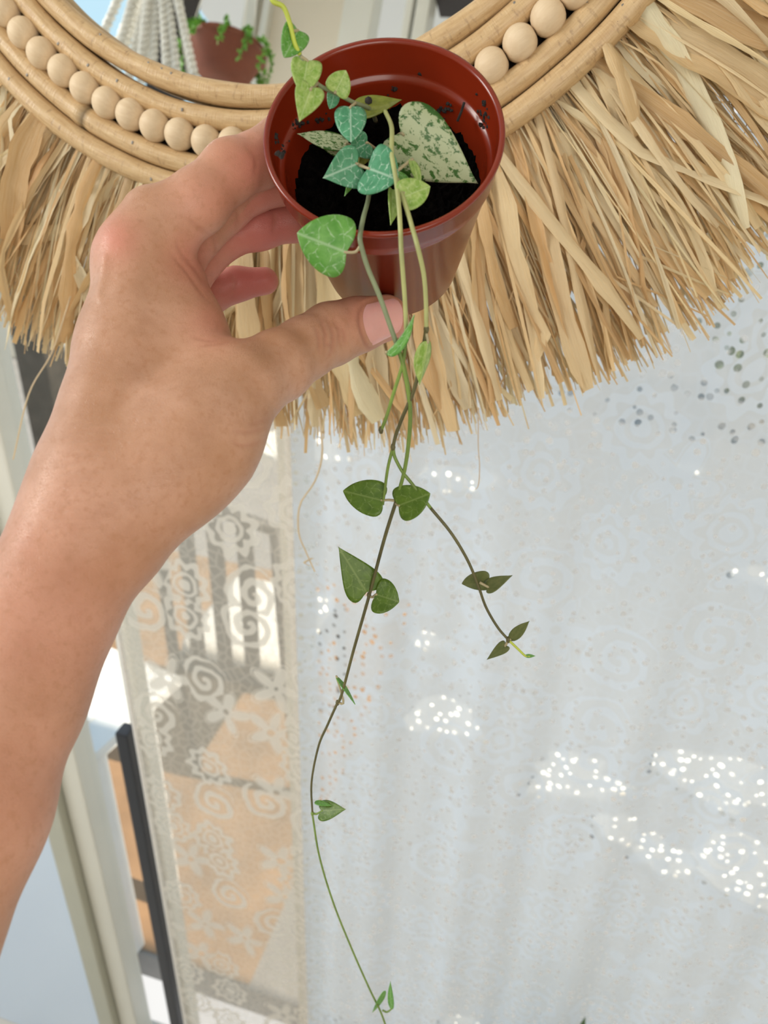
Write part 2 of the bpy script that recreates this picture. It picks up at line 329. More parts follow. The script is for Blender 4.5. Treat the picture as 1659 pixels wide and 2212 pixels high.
# door frame uprights on the left: x measured along the wall
s = 0.70
def upright(x0, x1, y0, y1, mat, name, z0=0.0, z1=2.62, bev=0.004): return struct(name, MB().box((x0, y0, z0), (x1, y1, z1), bev), mat)
upright(-1.45, -1.09 * s, s, s + 0.04, MAT['door_blue'], 'door_1')
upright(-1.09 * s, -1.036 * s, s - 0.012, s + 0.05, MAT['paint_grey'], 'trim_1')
upright(-1.036 * s + 0.002, -0.975 * s, s + 0.004, s + 0.05, MAT['paint'], 'trim_2')
upright(-0.815 * s - 0.012, -0.80 * s, s + 0.02, s + 0.05, MAT['paint'], 'trim_3')
wn = empty('window_1', loc=(0, YW, 0)); wn['kind'] = 'structure'
def rail(x0, x1, z0, z1, n): MB().box((x0, -0.02, z0), (x1, 0.03, z1), 0.004).make(n, MAT['paint'], wn, False)
rail(-0.44 * YW, -0.40 * YW, 0, 2.62, 'window_frame'); rail(0.9, 0.96, 0, 2.62, 'window_frame'); rail(-0.40 * YW, 0.9, 0.0, 0.12, 'window_frame'); rail(-0.40 * YW, 0.9, 2.54, 2.62, 'window_frame')
MB().box((-0.40 * YW, 0.0, 0.12), (0.9, 0.004, 2.54)).make('pane', MAT['pane'], wn, False)
MB().box((-0.80 * YW, 0.0, 0.1), (-0.44 * YW, 0.004, 2.62)).make('pane', MAT['pane'], wn, False)
dn = empty('door_2', loc=(0, s + 0.03, 0)); dn['kind'] = 'structure'
MB().box((-0.975 * s, 0.0, 0.0), (-0.815 * s, 0.004, 2.62)).make('pane', MAT['pane'], dn, False)

# ------------------------------------------------------------------ lace curtains
def curtain(name, x0, x1, y, z0, z1, mat, amp, lam, label, seed, hem=0.015):
    r = np.random.default_rng(seed); nx, nz = int((x1 - x0) / 0.012), 50; v, uv, f = [], [], []
    ph = r.uniform(0, 6, 4)
    for j in range(nz + 1):
        for i in range(nx + 1):
            x = x0 + (x1 - x0) * i / nx; z = z0 + (z1 - z0) * j / nz
            d = amp * (math.sin(x / lam * 6.283 + ph[0] + 0.25 * math.sin(z * 2 + ph[1])) + 0.5 * math.sin(x / lam * 2.6 * 6.283 + ph[2] + 0.4 * z))
            v.append((x, y + d, z)); uv.append((x * 1.08 + seed, z))
    for j in range(nz):
        for i in range(nx):
            a = j * (nx + 1) + i; f.append((a, a + 1, a + nx + 2, a + nx + 1))
    o = mesh_obj(name, v, f, mat, None, True, uv); tag(o, label, 'curtain')
    h = MB()
    for xs in ((x0, x0 + hem),):
        h.tube([(xs[0], y, z) for z in np.linspace(z0, z1, 30)], 0.0035, 6)
    h.make('hem', MAT['hem'], o)
    return o
MAT['hem'] = simple('lace_hem', (0.84, 0.82, 0.79), 0.9, 0.05, 90)
curtain('lace_curtain', -0.437 * 0.705, 0.95, 0.715, 0.08, 2.60, MAT['lace_right'], 0.006, 0.16, 'wide dense white lace curtain hanging under and right of the straw fringe', 3)
curtain('lace_curtain', -0.797 * s, -0.425 * s, 0.70, 0.08, 2.60, MAT['lace_left'], 0.002, 0.13, 'narrow see-through beige lace panel at the left, by the dark door edge', 5, 0.008)
tag(struct('trim_4', MB().box((-0.845 * s, s - 0.005, 0.02), (-0.815 * s, s + 0.02, 1.045), 0.003), MAT['seal']))

# ------------------------------------------------------------------ outdoors behind the window
struct('ground', MB().box((-9, YW + 0.13, -0.1), (9, 14, -0.005)), MAT['grey_paving'])
struct('path', MB().box((-3.2, YW + 0.14, -0.02), (-0.55, 2.6, 0.0)), MAT['paving'])
for k, (px, py, rx, where) in enumerate(((1560, 1690, .18, 'behind the lace at the right, widest of them'), (1640, 1880, .17, 'behind the lace at the lower right edge'), (1440, 1850, .085, 'low behind the lace, left of the one at the right edge'), (1240, 1670, .14, 'behind the lace right of the small olive leaves'),
        (1330, 1785, .07, 'behind the lace just below the middle one'), (960, 1550, .13, 'behind the lace between the two vines'), (930, 1385, .07, 'small, behind the lace between the two vines, upper one'), (1490, 1010, .08, 'far off, behind the lace under the right of the fringe'),
        (650, 955, .3, 'far off, just under the fringe beside the thumb'), (1650, 1250, .13, 'behind the lace at the right edge, halfway up'), (1010, 2230, .05, 'behind the lace at the very bottom'), (985, 1030, .2, 'far off, behind the lace right of the hanging vines'))):
    c = WZ(px, py, 0.02); n_ = 14; rg = np.random.default_rng(k); rr = rx * (1 + 0.18 * rg.normal(size=n_))  # white stones added so bright glints show through the lace holes
    v = [(c[0] + rr[i] * math.cos(6.2832 * i / n_), c[1] + 0.7 * rr[i] * math.sin(6.2832 * i / n_), z) for z in (-0.004, 0.02) for i in range(n_)]
    v = [(x, max(y, YW + 0.16), z) for x, y, z in v]
    st = mesh_obj('added_glint_stone', v, [tuple(range(n_))[::-1], tuple(range(n_, 2 * n_))] + [(i, (i + 1) % n_, n_ + (i + 1) % n_, n_ + i) for i in range(n_)], MAT['stone'], None, False)
    tag(st, 'white stone added for sun glints ' + where, 'stone', 'white stones added for glints behind the curtain')
A, B = WZ(180, 1650, 0.75), WZ(392, 1462, 0.75)
ex = B - A; ln = np.linalg.norm(ex); ex /= ln; ey = np.array([-ex[1], ex[0], 0.0])
tm = Matrix(((ex[0], ey[0], 0, A[0]), (ex[1], ey[1], 0, A[1]), (0, 0, 1, 0), (0, 0, 0, 1)))
tb = tag(empty('garden_table', tm), 'white slatted garden table in the sun outside, left of the lace', 'table')
for k in range(16):
    MB().box((0.0, 0.075 * k, 0.725), (ln, 0.075 * k + 0.071, 0.75), 0.004).make('plank', MAT['table'], tb, False)
for (x, y) in ((0.05, 0.05), (ln - 0.09, 0.05), (0.05, 1.1), (ln - 0.09, 1.1)):
    MB().box((x, y, 0.0), (x + 0.045, y + 0.045, 0.725), 0.003).make('leg', MAT['table'], tb, False)
MB().box((0.04, 0.05, 0.66), (ln - 0.04, 1.15, 0.724), 0.003).make('apron', MAT['table'], tb, False)
P0 = WY(95, 820, 2.4); 
po = tag(MB().box((P0[0] - 0.07, 2.35, 0.0), (P0[0] + 0.07, 2.48, 2.6), 0.01).make('garden_post', MAT['wood'], None, False), 'dark wooden post outside, beyond the window at far left', 'post')
hw = tag(MB().box((-5.0, 4.6, 0.0), (-1.2, 4.8, 2.1), 0.01).make('garden_wall', MAT['cream'], None, False), 'pale plastered garden wall outside, behind the dark post', 'wall', None, 'structure')
# iron chair seen through the left lace panel
c0 = WY(500, 1480, 1.45); cz = 0.0
ch = tag(empty('garden_chair', loc=(c0[0], 1.45, 0)), 'dark iron garden chair seen through the left lace panel', 'chair')
for sx in (-1, 1):
    MB().tube([(sx * 0.17, 0.05, 0.0), (sx * 0.17, 0.0, 0.45), (sx * 0.16, -0.02, 0.98)], 0.016).make('leg', MAT['iron'], ch)
    MB().tube([(sx * 0.18, 0.42, 0.0), (sx * 0.18, 0.40, 0.45)], 0.016).make('leg', MAT['iron'], ch)
MB().tube([(-0.17, -0.02, 0.97), (0.0, -0.02, 1.0), (0.17, -0.02, 0.97)], 0.016).make('top_rail', MAT['iron'], ch)
MB().box((-0.19, 0.0, 0.43), (0.19, 0.42, 0.46), 0.01).make('seat', MAT['iron'], ch, False)
for x in (-0.08, 0.0, 0.08): MB().box((x - 0.02, -0.028, 0.5), (x + 0.02, -0.012, 0.97), 0.004).make('back_slat', MAT['iron'], ch, False)
MB().box((-0.17, 0.03, 0.46), (0.17, 0.39, 0.52), 0.025).make('cushion', MAT['cotton'], ch)
def hedge(x, y, h, r, label, seed):
    g = np.random.default_rng(seed); mb = MB()
    for i in range(900):
        d = g.normal(size=3); d /= np.linalg.norm(d); p = np.array([x, y, h * 0.5]) + d * np.array([r, r * 0.6, h * 0.5]) * g.uniform(0.75, 1.0)
        if p[2] < 0.05: continue
        a = g.normal(size=3); a /= np.linalg.norm(a); b = np.cross(a, g.normal(size=3)); b /= np.linalg.norm(b); L = g.uniform(0.05, 0.09)
        mb.add([p - a * L, p + b * L * 0.5, p + a * L, p - b * L * 0.5], [(0, 1, 2, 3)])
    o = mb.make('foliage', MAT['hedge'], None, False)
    sh = tag(empty('garden_shrub', loc=(0, 0, 0)), label, 'shrub'); o.parent = sh; o['kind'] = 'stuff'
    MB().tube([(x, y, 0), (x + 0.02, y, h * 0.5)], [0.03, 0.015]).make('trunk', MAT['wood'], sh)
hedge(1.5, 5.4, 1.5, 1.0, 'leafy green shrub outside, blurred behind the right lace curtain', 1)

# ------------------------------------------------------------------ fringed mirror
MN = np.array([0.0, 0.967083, -0.254461]); MS = 0.9; MC = np.array([-0.2434694, 0.5801841, 0.2115396]) * MS + ORG
MU = np.array([1.0, 0, 0]); MW = -MN; MV = np.cross(MW, MU)
if MV[2] < 0: MU = -MU; MV = np.cross(MW, MU)
def mir_local(px, py):
    r = M @ cv(px, py, 1.0); p = r * ((MC - ORG) @ MN / (r @ MN)) + ORG - MC
    return np.array([p @ MU, p @ MV]) / MS
mm = Matrix(((MU[0], MV[0], MW[0], MC[0]), (MU[1], MV[1], MW[1], MC[1]), (MU[2], MV[2], MW[2], MC[2]), (0, 0, 0, 1))) @ Matrix.Scale(MS, 4)
mirror = tag(empty('fringed_mirror', mm), 'round mirror framed with cane hoops, wooden beads and a straw raffia fringe', 'mirror')
def disc(name, r0, r1, z, th, mat, n=128):
    prof = [(r0, z), (r1, z), (r1, z - th), (r0, z - th), (r0, z)] if r0 > 0 else [(1e-4, z), (r1, z), (r1, z - th), (1e-4, z - th)]
    v, f = lathe(prof, n); return mesh_obj(name, v, [q[::-1] for q in f], mat, mirror, False)
disc('mirror_glass', 0, 0.249, -0.0085, 0.003, MAT['mirror']); disc('backing_board', 0.249, 0.298, -0.010, 0.006, MAT['backing'])
disc('back_panel', 0, 0.296, -0.0165, 0.004, MAT['backing'])
def cane(r0, rad, seed, nodes):
    g = np.random.default_rng(seed); n, k = 420, 14; v, uv, c, f = [], [], [], []
    ph = g.uniform(0, 6, 6)
    for i in range(n):
        th = 2 * math.pi * i / n
        rr = r0 + 0.0006 * math.sin(3 * th + ph[0]) + 0.0004 * math.sin(7 * th + ph[1])
        tr = rad * (1 + 0.03 * math.sin(11 * th + ph[2]) + 0.02 * math.sin(29 * th + ph[3])); sh = 1.0
        for nd in nodes:
            d = (th - nd + math.pi) % (2 * math.pi) - math.pi; d *= r0
            tr *= 1 + 0.10 * math.exp(-(d / 0.003) ** 2) - 0.07 * math.exp(-((d - 0.006) / 0.0015) ** 2)
            sh *= 1 - 0.75 * math.exp(-((d - 0.006) / 0.0013) ** 2) - 0.2 * math.exp(-((d - 0.003) / 0.003) ** 2)
        for j in range(k):
            a = 2 * math.pi * j / k
            v.append(((rr + tr * math.cos(a)) * math.cos(th), (rr + tr * math.cos(a)) * math.sin(th), tr * math.sin(a)))
            uv.append((i / n, j / k)); c.append((sh, sh, sh))
    for i in range(n):
        for j in range(k):
            i2, j2 = (i + 1) % n, (j + 1) % k; f.append((i * k + j, i2 * k + j, i2 * k + j2, i * k + j2))
    uvs = [(min(a, 1 - a) * 2 + seed, b) for a, b in uv]     # mirrored along the hoop: no seam
    uvs = [(u, abs(w - 0.5) * 2) for u, w in uvs]
    return mesh_obj('cane_hoop', v, f, MAT['cane'], mirror, True, uvs, c)
nd = mir_local(181, 245)
hoops = [cane(r, q, i + 1, ns) for i, (r, q, ns) in enumerate(((0.2312, 0.0073, [2.0, 0.4]), (0.2463, 0.0072, [5.6, 1.0]), (0.2762, 0.0074, [math.atan2(nd[1], nd[0]), 0.9]), (0.2918, 0.0076, [1.7, 6.2])))]
HR = (0.2312, 0.2463, 0.2762, 0.2918)
bm = bmesh.new(); bmesh.ops.create_uvsphere(bm, u_segments=24, v_segments=16, radius=1.0)
for v in bm.verts:                                    # turned bead, holes at the two x ends
    x, y, z = v.co; q = math.sqrt(y * y + z * z)
    if abs(x) > 0.93: x = math.copysign(0.93, x)
    v.co = (x * 0.0101, y * 0.0104, z * 0.0104)
beadm = bpy.data.meshes.new('bead'); bm.to_mesh(beadm); bm.free()
beadm.polygons.foreach_set('use_smooth', [True] * len(beadm.polygons)); beadm.materials.append(MAT['bead'])
NB, RB = 84, 0.2610
b0 = mir_local(190, 194); ph0 = math.atan2(b0[1], b0[0])
for i in range(NB):
    th = ph0 + 2 * math.pi * i / NB
    o = mesh_obj('bead', None, None, None, mirror, mesh=beadm); rr = RB + random.uniform(-0.0006, 0.0006)
    o.location = (rr * math.cos(th), rr * math.sin(th), 0.0035 + random.uniform(-0.0005, 0.0005))
    o.rotation_euler = (random.uniform(0, 6.28), random.uniform(-0.1, 0.1), th + math.pi / 2)
MB().tube([(RB * math.cos(t), RB * math.sin(t), 0.0025) for t in np.linspace(0, 6.2832, 200)], 0.0012, 6).make('bead_cord', MAT['backing'], mirror)
stm = MB().box((-0.0010, -0.0007, -0.0006), (0.0010, 0.0007, 0.0003), 0.00025); stmesh = None
for (px, py, h) in ((73, 168, 2), (35, 177, 3), (405, 243, 1), (1114, 16, 1), (1345, 21, 3), (1270, 14, 2), (299, 313, 2), (338, 391, 3), (140, 102, 1), (204, 148, 1), (266, 181, 1), (227, 82, 0), (330, 142, 0), (359, 155, 0), (380, 165, 0)):
    q = mir_local(px, py); th = math.atan2(q[1], q[0])
    if stmesh is None: o = stm.make('staple', MAT['steel'], hoops[h], False); stmesh = o.data
    else: o = mesh_obj('staple', None, None, None, hoops[h], mesh=stmesh)
    off = max(-0.85, min(0.85, (np.hypot(*q) - HR[h]) / 0.0074)); a = math.acos(off)
    o.location = ((HR[h] + 0.0073 * math.cos(a)) * math.cos(th), (HR[h] + 0.0073 * math.cos(a)) * math.sin(th), 0.0073 * math.sin(a))
    o.rotation_euler = (0, 0, th + random.uniform(-0.4, 0.4))

# --- raffia fringe
def strand(g, th, wid, h0, length, dev, fold, ns, curl=0.0, bow=0.0, thin_tip=1.0, kinks=0, root=0.286, nc=3):
    rad = np.array([math.cos(th), math.sin(th)]); tan = np.array([-rad[1], rad[0]])
    s = np.linspace(0, 1, ns); ang = dev * (0.35 + 0.65 * s) + curl * np.sin(s * 3.1 * g.uniform(0.6, 1.4) + g.uniform(0, 1)) 
    for _ in range(kinks):
        k = g.uniform(0.3, 0.85); ang = ang + (s > k) * g.normal(0, 0.35)
    grav = 0.10 * math.sin(-math.pi / 2 - th)
    dirs = np.outer(np.cos(ang + grav * s), rad) + np.outer(np.sin(ang + grav * s), tan)
    xy = root * rad + np.vstack([[0, 0], np.cumsum(dirs[:-1], 0)]) * length / (ns - 1)
    h = h0 + bow * np.sin(s * math.pi * 0.8) + g.normal(0, 0.0012, ns).cumsum() * 0.5 - 0.012 * s ** 2
    roll = g.uniform(-0.6, 0.6) + g.normal(0, 0.9) * s
    w = wid * (0.55 + 0.45 * np.clip(s / 0.35, 0, 1)) * (1 + 0.12 * g.normal(size=ns)); w[-1] *= thin_tip
    if kinks or g.random() < 0.35:                       # a place where the ribbon is twisted thin
        for _ in range(1 + int(g.random() < 0.4)): w = w * (1 - g.uniform(0.3, 0.7) * np.exp(-((s - g.uniform(0.05, 0.9)) / 0.07) ** 2))
    v, uv = [], []; u0 = g.uniform(0, 20); K = nc; q = np.linspace(-1, 1, K)
    rel = np.where(np.abs(q) < 0.99, g.normal(0, 0.5, K) * abs(fold) * 0.6, 0) + fold * (1 - q * q)
    for i in range(ns):
        t = dirs[i]; side = np.array([-t[1], t[0], 0.0]); cs, sn = math.cos(roll[i]), math.sin(roll[i])
        a = side * cs + np.array([0, 0, sn]); b = np.array([0, 0, cs]) - side * sn
        p = np.array([xy[i][0], xy[i][1], h[i]])
        for k in range(K): v.append(p + a * w[i] / 2 * q[k] + b * w[i] * (rel[k] + (g.normal(0, 0.03) if K > 3 else 0))); uv.append((u0 + wid * 40 * (q[k] + 1), s[i]))
    f = []
    for i in range(ns - 1):
        for k in range(K - 1): e = i * K + k; f.append((e, e + 1, e + K + 1, e + K))
    return v, f, uv
PAL = [(0.96, 0.76, 0.45), (0.93, 0.67, 0.35), (0.98, 0.86, 0.60), (0.88, 0.58, 0.27), (0.95, 0.72, 0.41), (0.80, 0.50, 0.22), (0.98, 0.81, 0.52)]
def rcol(g, lo=0):
    c = np.array(PAL[g.integers(lo, len(PAL))]); return np.clip(c * g.uniform(0.85, 1.1) , 0, 1)
def rlen(g, th): return 0.164 + 0.006 * math.sin(5 * th + 1) + 0.005 * math.sin(13 * th) + g.normal(0, 0.007)
g = np.random.default_rng(11)
fr = MB()
def ang_low(): return g.uniform(math.radians(-212), math.radians(32))
for i in range(5200):
    th = ang_low(); wid = g.choice([0.0008, 0.0013, 0.002, 0.003, 0.0045], p=[0.22, 0.28, 0.26, 0.16, 0.08])
    L = rlen(g, th) * (1.0 if g.random() < 0.72 else g.uniform(0.45, 0.97))
    v, f, uv = strand(g, th, wid, g.uniform(-0.020, -0.001), L, g.normal(0, 0.13), g.uniform(-0.3, 0.3), 7, g.normal(0, 0.10), g.uniform(-0.008, 0.010), g.uniform(0.5, 1), int(g.random() < 0.18))
    fr.add(v, f, uv, [rcol(g)] * len(v))
for i in range(1500):
    th = g.uniform(math.radians(32), math.radians(148))
    v, f, uv = strand(g, th, g.uniform(0.002, 0.006), g.uniform(-0.020, -0.001), rlen(g, th), g.normal(0, 0.13), g.uniform(-0.3, 0.3), 6, g.normal(0, 0.1), 0.0)
    fr.add(v, f, uv, [rcol(g)] * len(v))
fo = fr.make('raffia_fringe', MAT['raffia'], mirror, True); fo['kind'] = 'stuff'
for i in range(285):                                   # the broad strands on top, each its own piece
    th = math.radians(-205) + (math.radians(232)) * (i + g.uniform(-0.5, 1.5)) / 285
    big = g.random()
    wid = 0.0050 + 0.014 * big ** 2.2
    L = rlen(g, th) * (g.uniform(0.86, 1.04) if g.random() < 0.8 else g.uniform(0.35, 0.8))
    v, f, uv = strand(g, th, wid, g.uniform(-0.008, -0.0005), L, g.normal(0, 0.18), g.uniform(0.10, 0.30) * g.choice([-1, 1, 1]), 13, g.normal(0, 0.16), g.uniform(0.0, 0.016), g.uniform(0.3, 1), int(g.random() < 0.40), nc=5)
    mesh_obj('raffia_strand', v, f, MAT['raffia'], mirror, True, uv, [rcol(g)] * len(v))
def stray(pts, wid, col):                              # single fibres that hang below the fringe
    p = spline([list(mir_local(x, y)) + [hh] for x, y, hh in pts], 22); v, uv, f = [], [], []
    t, a, b = frames(p)
    for i in range(len(p)): v += [p[i] - np.array([wid, 0, 0]) / 2, p[i] + np.array([0, 0, wid * 0.3]), p[i] + np.array([wid, 0, 0]) / 2]; uv += [(0, i / 21), (.1, i / 21), (.2, i / 21)]
    for i in range(len(p) - 1):
        for k in range(2): q = i * 3 + k; f.append((q, q + 1, q + 4, q + 3))
    mesh_obj('raffia_strand', v, f, MAT['raffia'], mirror, True, uv, [col] * len(v))
stray([(690, 900, 0), (696, 980, 0), (680, 1040, 0), (648, 1090, 0), (645, 1150, 0), (660, 1190, 0), (680, 1235, 0)], 0.0016, (0.75, 0.62, 0.45))
stray([(676, 1205, 0), (658, 1215, 0), (668, 1222, 0)], 0.0022, (0.75, 0.62, 0.45))
stray([(1034, 880, 0), (1033, 960, 0), (1036, 1010, 0), (1030, 1055, 0), (1000, 1050, 0)], 0.0007, (0.70, 0.52, 0.36))
stray([(160, 640, 0.004), (120, 760, 0.004), (70, 850, 0.004), (40, 990, 0.006)], 0.0016, (0.80, 0.62, 0.40))
stray([(190, 600, 0.004), (165, 760, 0.004), (130, 900, 0.004), (118, 1050, 0.006)], 0.0014, (0.80, 0.62, 0.40))

# ------------------------------------------------------------------ hand and forearm: one continuous surface
def PR(px, py, r, z): return (*cv(px, py, z), r * z / F)
def chain(*q): q = [PR(*a) for a in q]; return [(q[i], q[i + 1]) for i in range(len(q) - 1)]
palm = (chain((298, 562, 80, .272), (286, 760, 103, .268), (258, 900, 109, .260), (222, 1040, 128, .252), (185, 1165, 134, .247), (92, 1330, 136, .238), (22, 1500, 143, .229), (-78, 1750, 160, .215), (-200, 2050, 182, .200))
        + chain((262, 560, 40, .270), (330, 470, 62, .273))
        + chain((365, 620, 80, .284), (395, 720, 78, .276), (440, 810, 84, .265))
        + chain((520, 840, 84, .262), (432, 945, 118, .255), (370, 1010, 118, .252), (250, 1110, 128, .250))
        + chain((345, 600, 74, .298), (320, 800, 90, .285), (240, 1040, 105, .262))
        + chain((362, 640, 70, .316), (340, 830, 90, .298), (250, 1040, 100, .268))
        + chain((385, 690, 60, .332), (370, 850, 85, .305), (260, 1050, 100, .27)))
fingers = [
    chain((298, 550, 66, .272), (425, 437, 65, .275), (500, 367, 60, .281), (560, 345, 56, .288), (592, 316, 48, .293), (618, 272, 42, .300)),
    chain((345, 590, 62, .298), (480, 452, 50, .301), (560, 404, 44, .303), (612, 394, 43, .305), (650, 340, 38, .309)),
    chain((362, 630, 60, .316), (480, 512, 46, .319), (560, 489, 46, .320), (640, 474, 43, .322), (672, 410, 38, .325)),
    chain((385, 690, 52, .332), (462, 632, 37, .337), (510, 614, 34, .338), (572, 607, 29, .340)),
    chain((500, 850, 84, .262), (600, 791, 74, .275), (660, 752, 64, .284), (715, 722, 64, .2925), (770, 703, 56, .2980), (834, 687, 49, .3020)),
]
KP, KF = 0.0075, 0.0012
def smin(a, b, k):
    h = np.clip(0.5 + 0.5 * (b - a) / k, 0, 1); return b + (a - b) * h - k * h * (1 - h)
def seg(P, a, b):
    A_, B_ = np.array(a[:3], np.float32), np.array(b[:3], np.float32); ab = B_ - A_
    t = np.clip(((P - A_) @ ab) / (ab @ ab), 0, 1); d = P - A_ - t[:, None] * ab
    return np.sqrt((d * d).sum(1)) - (a[3] + (b[3] - a[3]) * t)
def sdf(P):
    P = np.asarray(P, np.float32); dp = None
    for a, b in palm: d = seg(P, a, b); dp = d if dp is None else smin(dp, d, 0.010)
    out = None
    for fi in fingers:
        df = None
        for a, b in fi: d = seg(P, a, b); df = d if df is None else smin(df, d, 0.004)
        d = smin(dp, df, KP); out = d if out is None else smin(out, d, KF)
    return out
def surface_net(fn, lo, hi, h):
    nb = 12; n = np.ceil((hi - lo) / h / nb).astype(int) * nb; D = np.full(tuple(n + 1), 1.0, np.float32)
    ax = [lo[i] + h * np.arange(n[i] + 1) for i in range(3)]
    bl = [(i, j, k) for i in range(0, n[0], nb) for j in range(0, n[1], nb) for k in range(0, n[2], nb)]
    cen = np.array([[ax[0][i] + h * nb / 2, ax[1][j] + h * nb / 2, ax[2][k] + h * nb / 2] for i, j, k in bl]); dc = fn(cen); lim = h * nb * 0.87 + 0.006
    for (i, j, k), d in zip(bl, dc):
        sl = (slice(i, i + nb + 1), slice(j, j + nb + 1), slice(k, k + nb + 1))
        if abs(d) > lim:
            D[sl] = np.where(np.abs(D[sl]) < 1.0, D[sl], math.copysign(1.0, d)); continue
        g_ = np.stack(np.meshgrid(ax[0][sl[0]], ax[1][sl[1]], ax[2][sl[2]], indexing='ij'), -1)
        D[sl] = fn(g_.reshape(-1, 3)).reshape(g_.shape[:3])
    s_ = D < 0; c = n; cnt = np.zeros(tuple(c), np.int8); acc = np.zeros(tuple(c) + (3,), np.float32)
    def cut(o): return tuple(slice(q, q + c[m]) for m, q in enumerate(o))
    for a in range(3):
        for u in (0, 1):
            for w in (0, 1):
                o0 = [0, 0, 0]; oth = [m for m in range(3) if m != a]; o0[oth[0]] = u; o0[oth[1]] = w; o1 = list(o0); o1[a] = 1
                d0, d1 = D[cut(o0)], D[cut(o1)]; x = (d0 < 0) != (d1 < 0); t = np.where(x, d0 / np.where(x, d0 - d1, 1), 0)
                cnt += x
                for m in range(3): acc[..., m] += np.where(x, o0[m] + (t if m == a else 0), 0)
    act = cnt > 0; idx = -np.ones(tuple(c), np.int64); idx[act] = np.arange(act.sum())
    ijk = np.argwhere(act); V = (ijk + acc[act] / cnt[act][:, None]) * h + lo; Fc = []
    for a in range(3):
        b, d = (a + 1) % 3, (a + 2) % 3
        sl0 = [slice(1, c[m]) for m in range(3)]; sl0[a] = slice(0, c[a]); sl1 = list(sl0); sl1[a] = slice(1, c[a] + 1)
        x0, x1 = s_[tuple(sl0)], s_[tuple(sl1)]; e = np.argwhere(x0 != x1); fl = x0[x0 != x1]
        off = np.array([1, 1, 1]); off[a] = 0; p = e + off
        eb = np.zeros(3, int); eb[b] = 1; ed = np.zeros(3, int); ed[d] = 1
        q = np.stack([idx[tuple((p - eb - ed).T)], idx[tuple((p - ed).T)], idx[tuple(p.T)], idx[tuple((p - eb).T)]], 1)
        q[~fl] = q[~fl][:, ::-1]; Fc.append(q)
    return V, np.vstack(Fc)
allp = [p for sg in (palm + sum(fingers, [])) for p in sg]
# the forearm runs out of the frame: cut it shortly beyond
cl = np.array([[p[i] - p[3] for i in range(3)] for p in allp]).min(0) - 0.004; chh = np.array([[p[i] + p[3] for i in range(3)] for p in allp]).max(0) + 0.004
HV, HF = surface_net(sdf, cl, chh, 0.0017)
def grad(P, e=0.0004):
    return np.stack([(sdf(P + np.eye(3)[i] * e) - sdf(P - np.eye(3)[i] * e)) / (2 * e) for i in range(3)], 1)
for _ in range(2):
    gN = grad(HV); HV = HV - (sdf(HV) / np.maximum((gN * gN).sum(1), 0.2))[:, None] * gN
# subdivide once (linear split, then back onto the surface)
def subdivide(V, Fq):
    E = np.sort(np.vstack([Fq[:, [0, 1]], Fq[:, [1, 2]], Fq[:, [2, 3]], Fq[:, [3, 0]]]), 1); U, inv = np.unique(E, axis=0, return_inverse=True); inv = inv.reshape(-1)
    nV, nF = len(V), len(Fq); em = (V[U[:, 0]] + V[U[:, 1]]) / 2; fm = V[Fq].mean(1)
    e = inv.reshape(4, nF) + nV; fi = np.arange(nF) + nV + len(U)
    Q = [np.stack([Fq[:, k], e[k], fi, e[(k - 1) % 4]], 1) for k in range(4)]
    return np.vstack([V, em, fm]), np.vstack(Q)
HV, HF = subdivide(HV, HF); gN = grad(HV); HV = HV - (sdf(HV) / np.maximum((gN * gN).sum(1), 0.2))[:, None] * gN
NRM = gN / (np.linalg.norm(gN, axis=1)[:, None] + 1e-9)
HP = np.stack([CX + F * HV[:, 0] / HV[:, 2], CY + F * HV[:, 1] / HV[:, 2]], 1)      # where each point is seen
facing = np.clip(-(NRM * HV).sum(1) / np.linalg.norm(HV, axis=1) * 3, 0, 1)
def pdist(poly):
    p = spline(poly, max(8, 6 * len(poly))); d = np.full(len(HP), 1e9); tt = np.zeros(len(HP))
    for i in range(len(p) - 1):
        a, ab = p[i], p[i + 1] - p[i]; t = np.clip(((HP - a) @ ab) / (ab @ ab + 1e-9), 0, 1); q = np.hypot(*(HP - a - t[:, None] * ab).T)
        m = q < d; d[m] = q[m]; tt[m] = (i + t[m]) / (len(p) - 1)
    return d, tt
shade_red = np.zeros(len(HP)); disp = np.zeros(len(HP)); crease = np.zeros(len(HP)); pink = np.zeros(len(HP))
zc = HV[:, 2]
def groove(poly, depth, w, zr=(0, 1), dark=0.6):
    d, t = pdist(poly); m = (zc > zr[0]) & (zc < zr[1]); k = np.exp(-(d / w) ** 2) * np.sin(np.pi * np.clip(t, 0.03, 0.97)) ** 0.5 * facing * m
    disp[:] -= depth * k; crease[:] = np.maximum(crease, dark * k)
def ridge(poly, height, w, zr=(0, 1), pk=0.0):
    d, t = pdist(poly); m = (zc > zr[0]) & (zc < zr[1]); k = np.exp(-(d / w) ** 2) * facing * m; disp[:] += height * k; pink[:] = np.maximum(pink, pk * k)
for q in ([(693, 690), (703, 722), (702, 760)], [(706, 686), (719, 720), (718, 752), (708, 772)], [(720, 690), (733, 716), (731, 748)], [(682, 705), (690, 732), (690, 760)], [(735, 700), (744, 722), (742, 744)], [(700, 735), (712, 745), (722, 744)]):
    groove(q, 0.00035, 5, dark=0.5)
for q in ([(368, 547), (402, 585), (430, 625), (455, 655)], [(405, 470), (430, 492), (458, 508)], [(462, 506), (468, 545), (460, 595)], [(400, 555), (428, 590), (442, 615)], [(415, 727), (450, 735), (490, 731)], [(430, 745), (470, 742), (505, 735)],
          [(535, 918), (560, 912), (588, 901)], [(505, 932), (540, 934), (580, 920)], [(500, 955), (530, 963), (570, 952)], [(380, 520), (396, 552), (420, 575)], [(535, 318), (552, 345), (550, 380)]):
    groove(q, 0.00030, 4.5, (0, 0.31), 0.35)
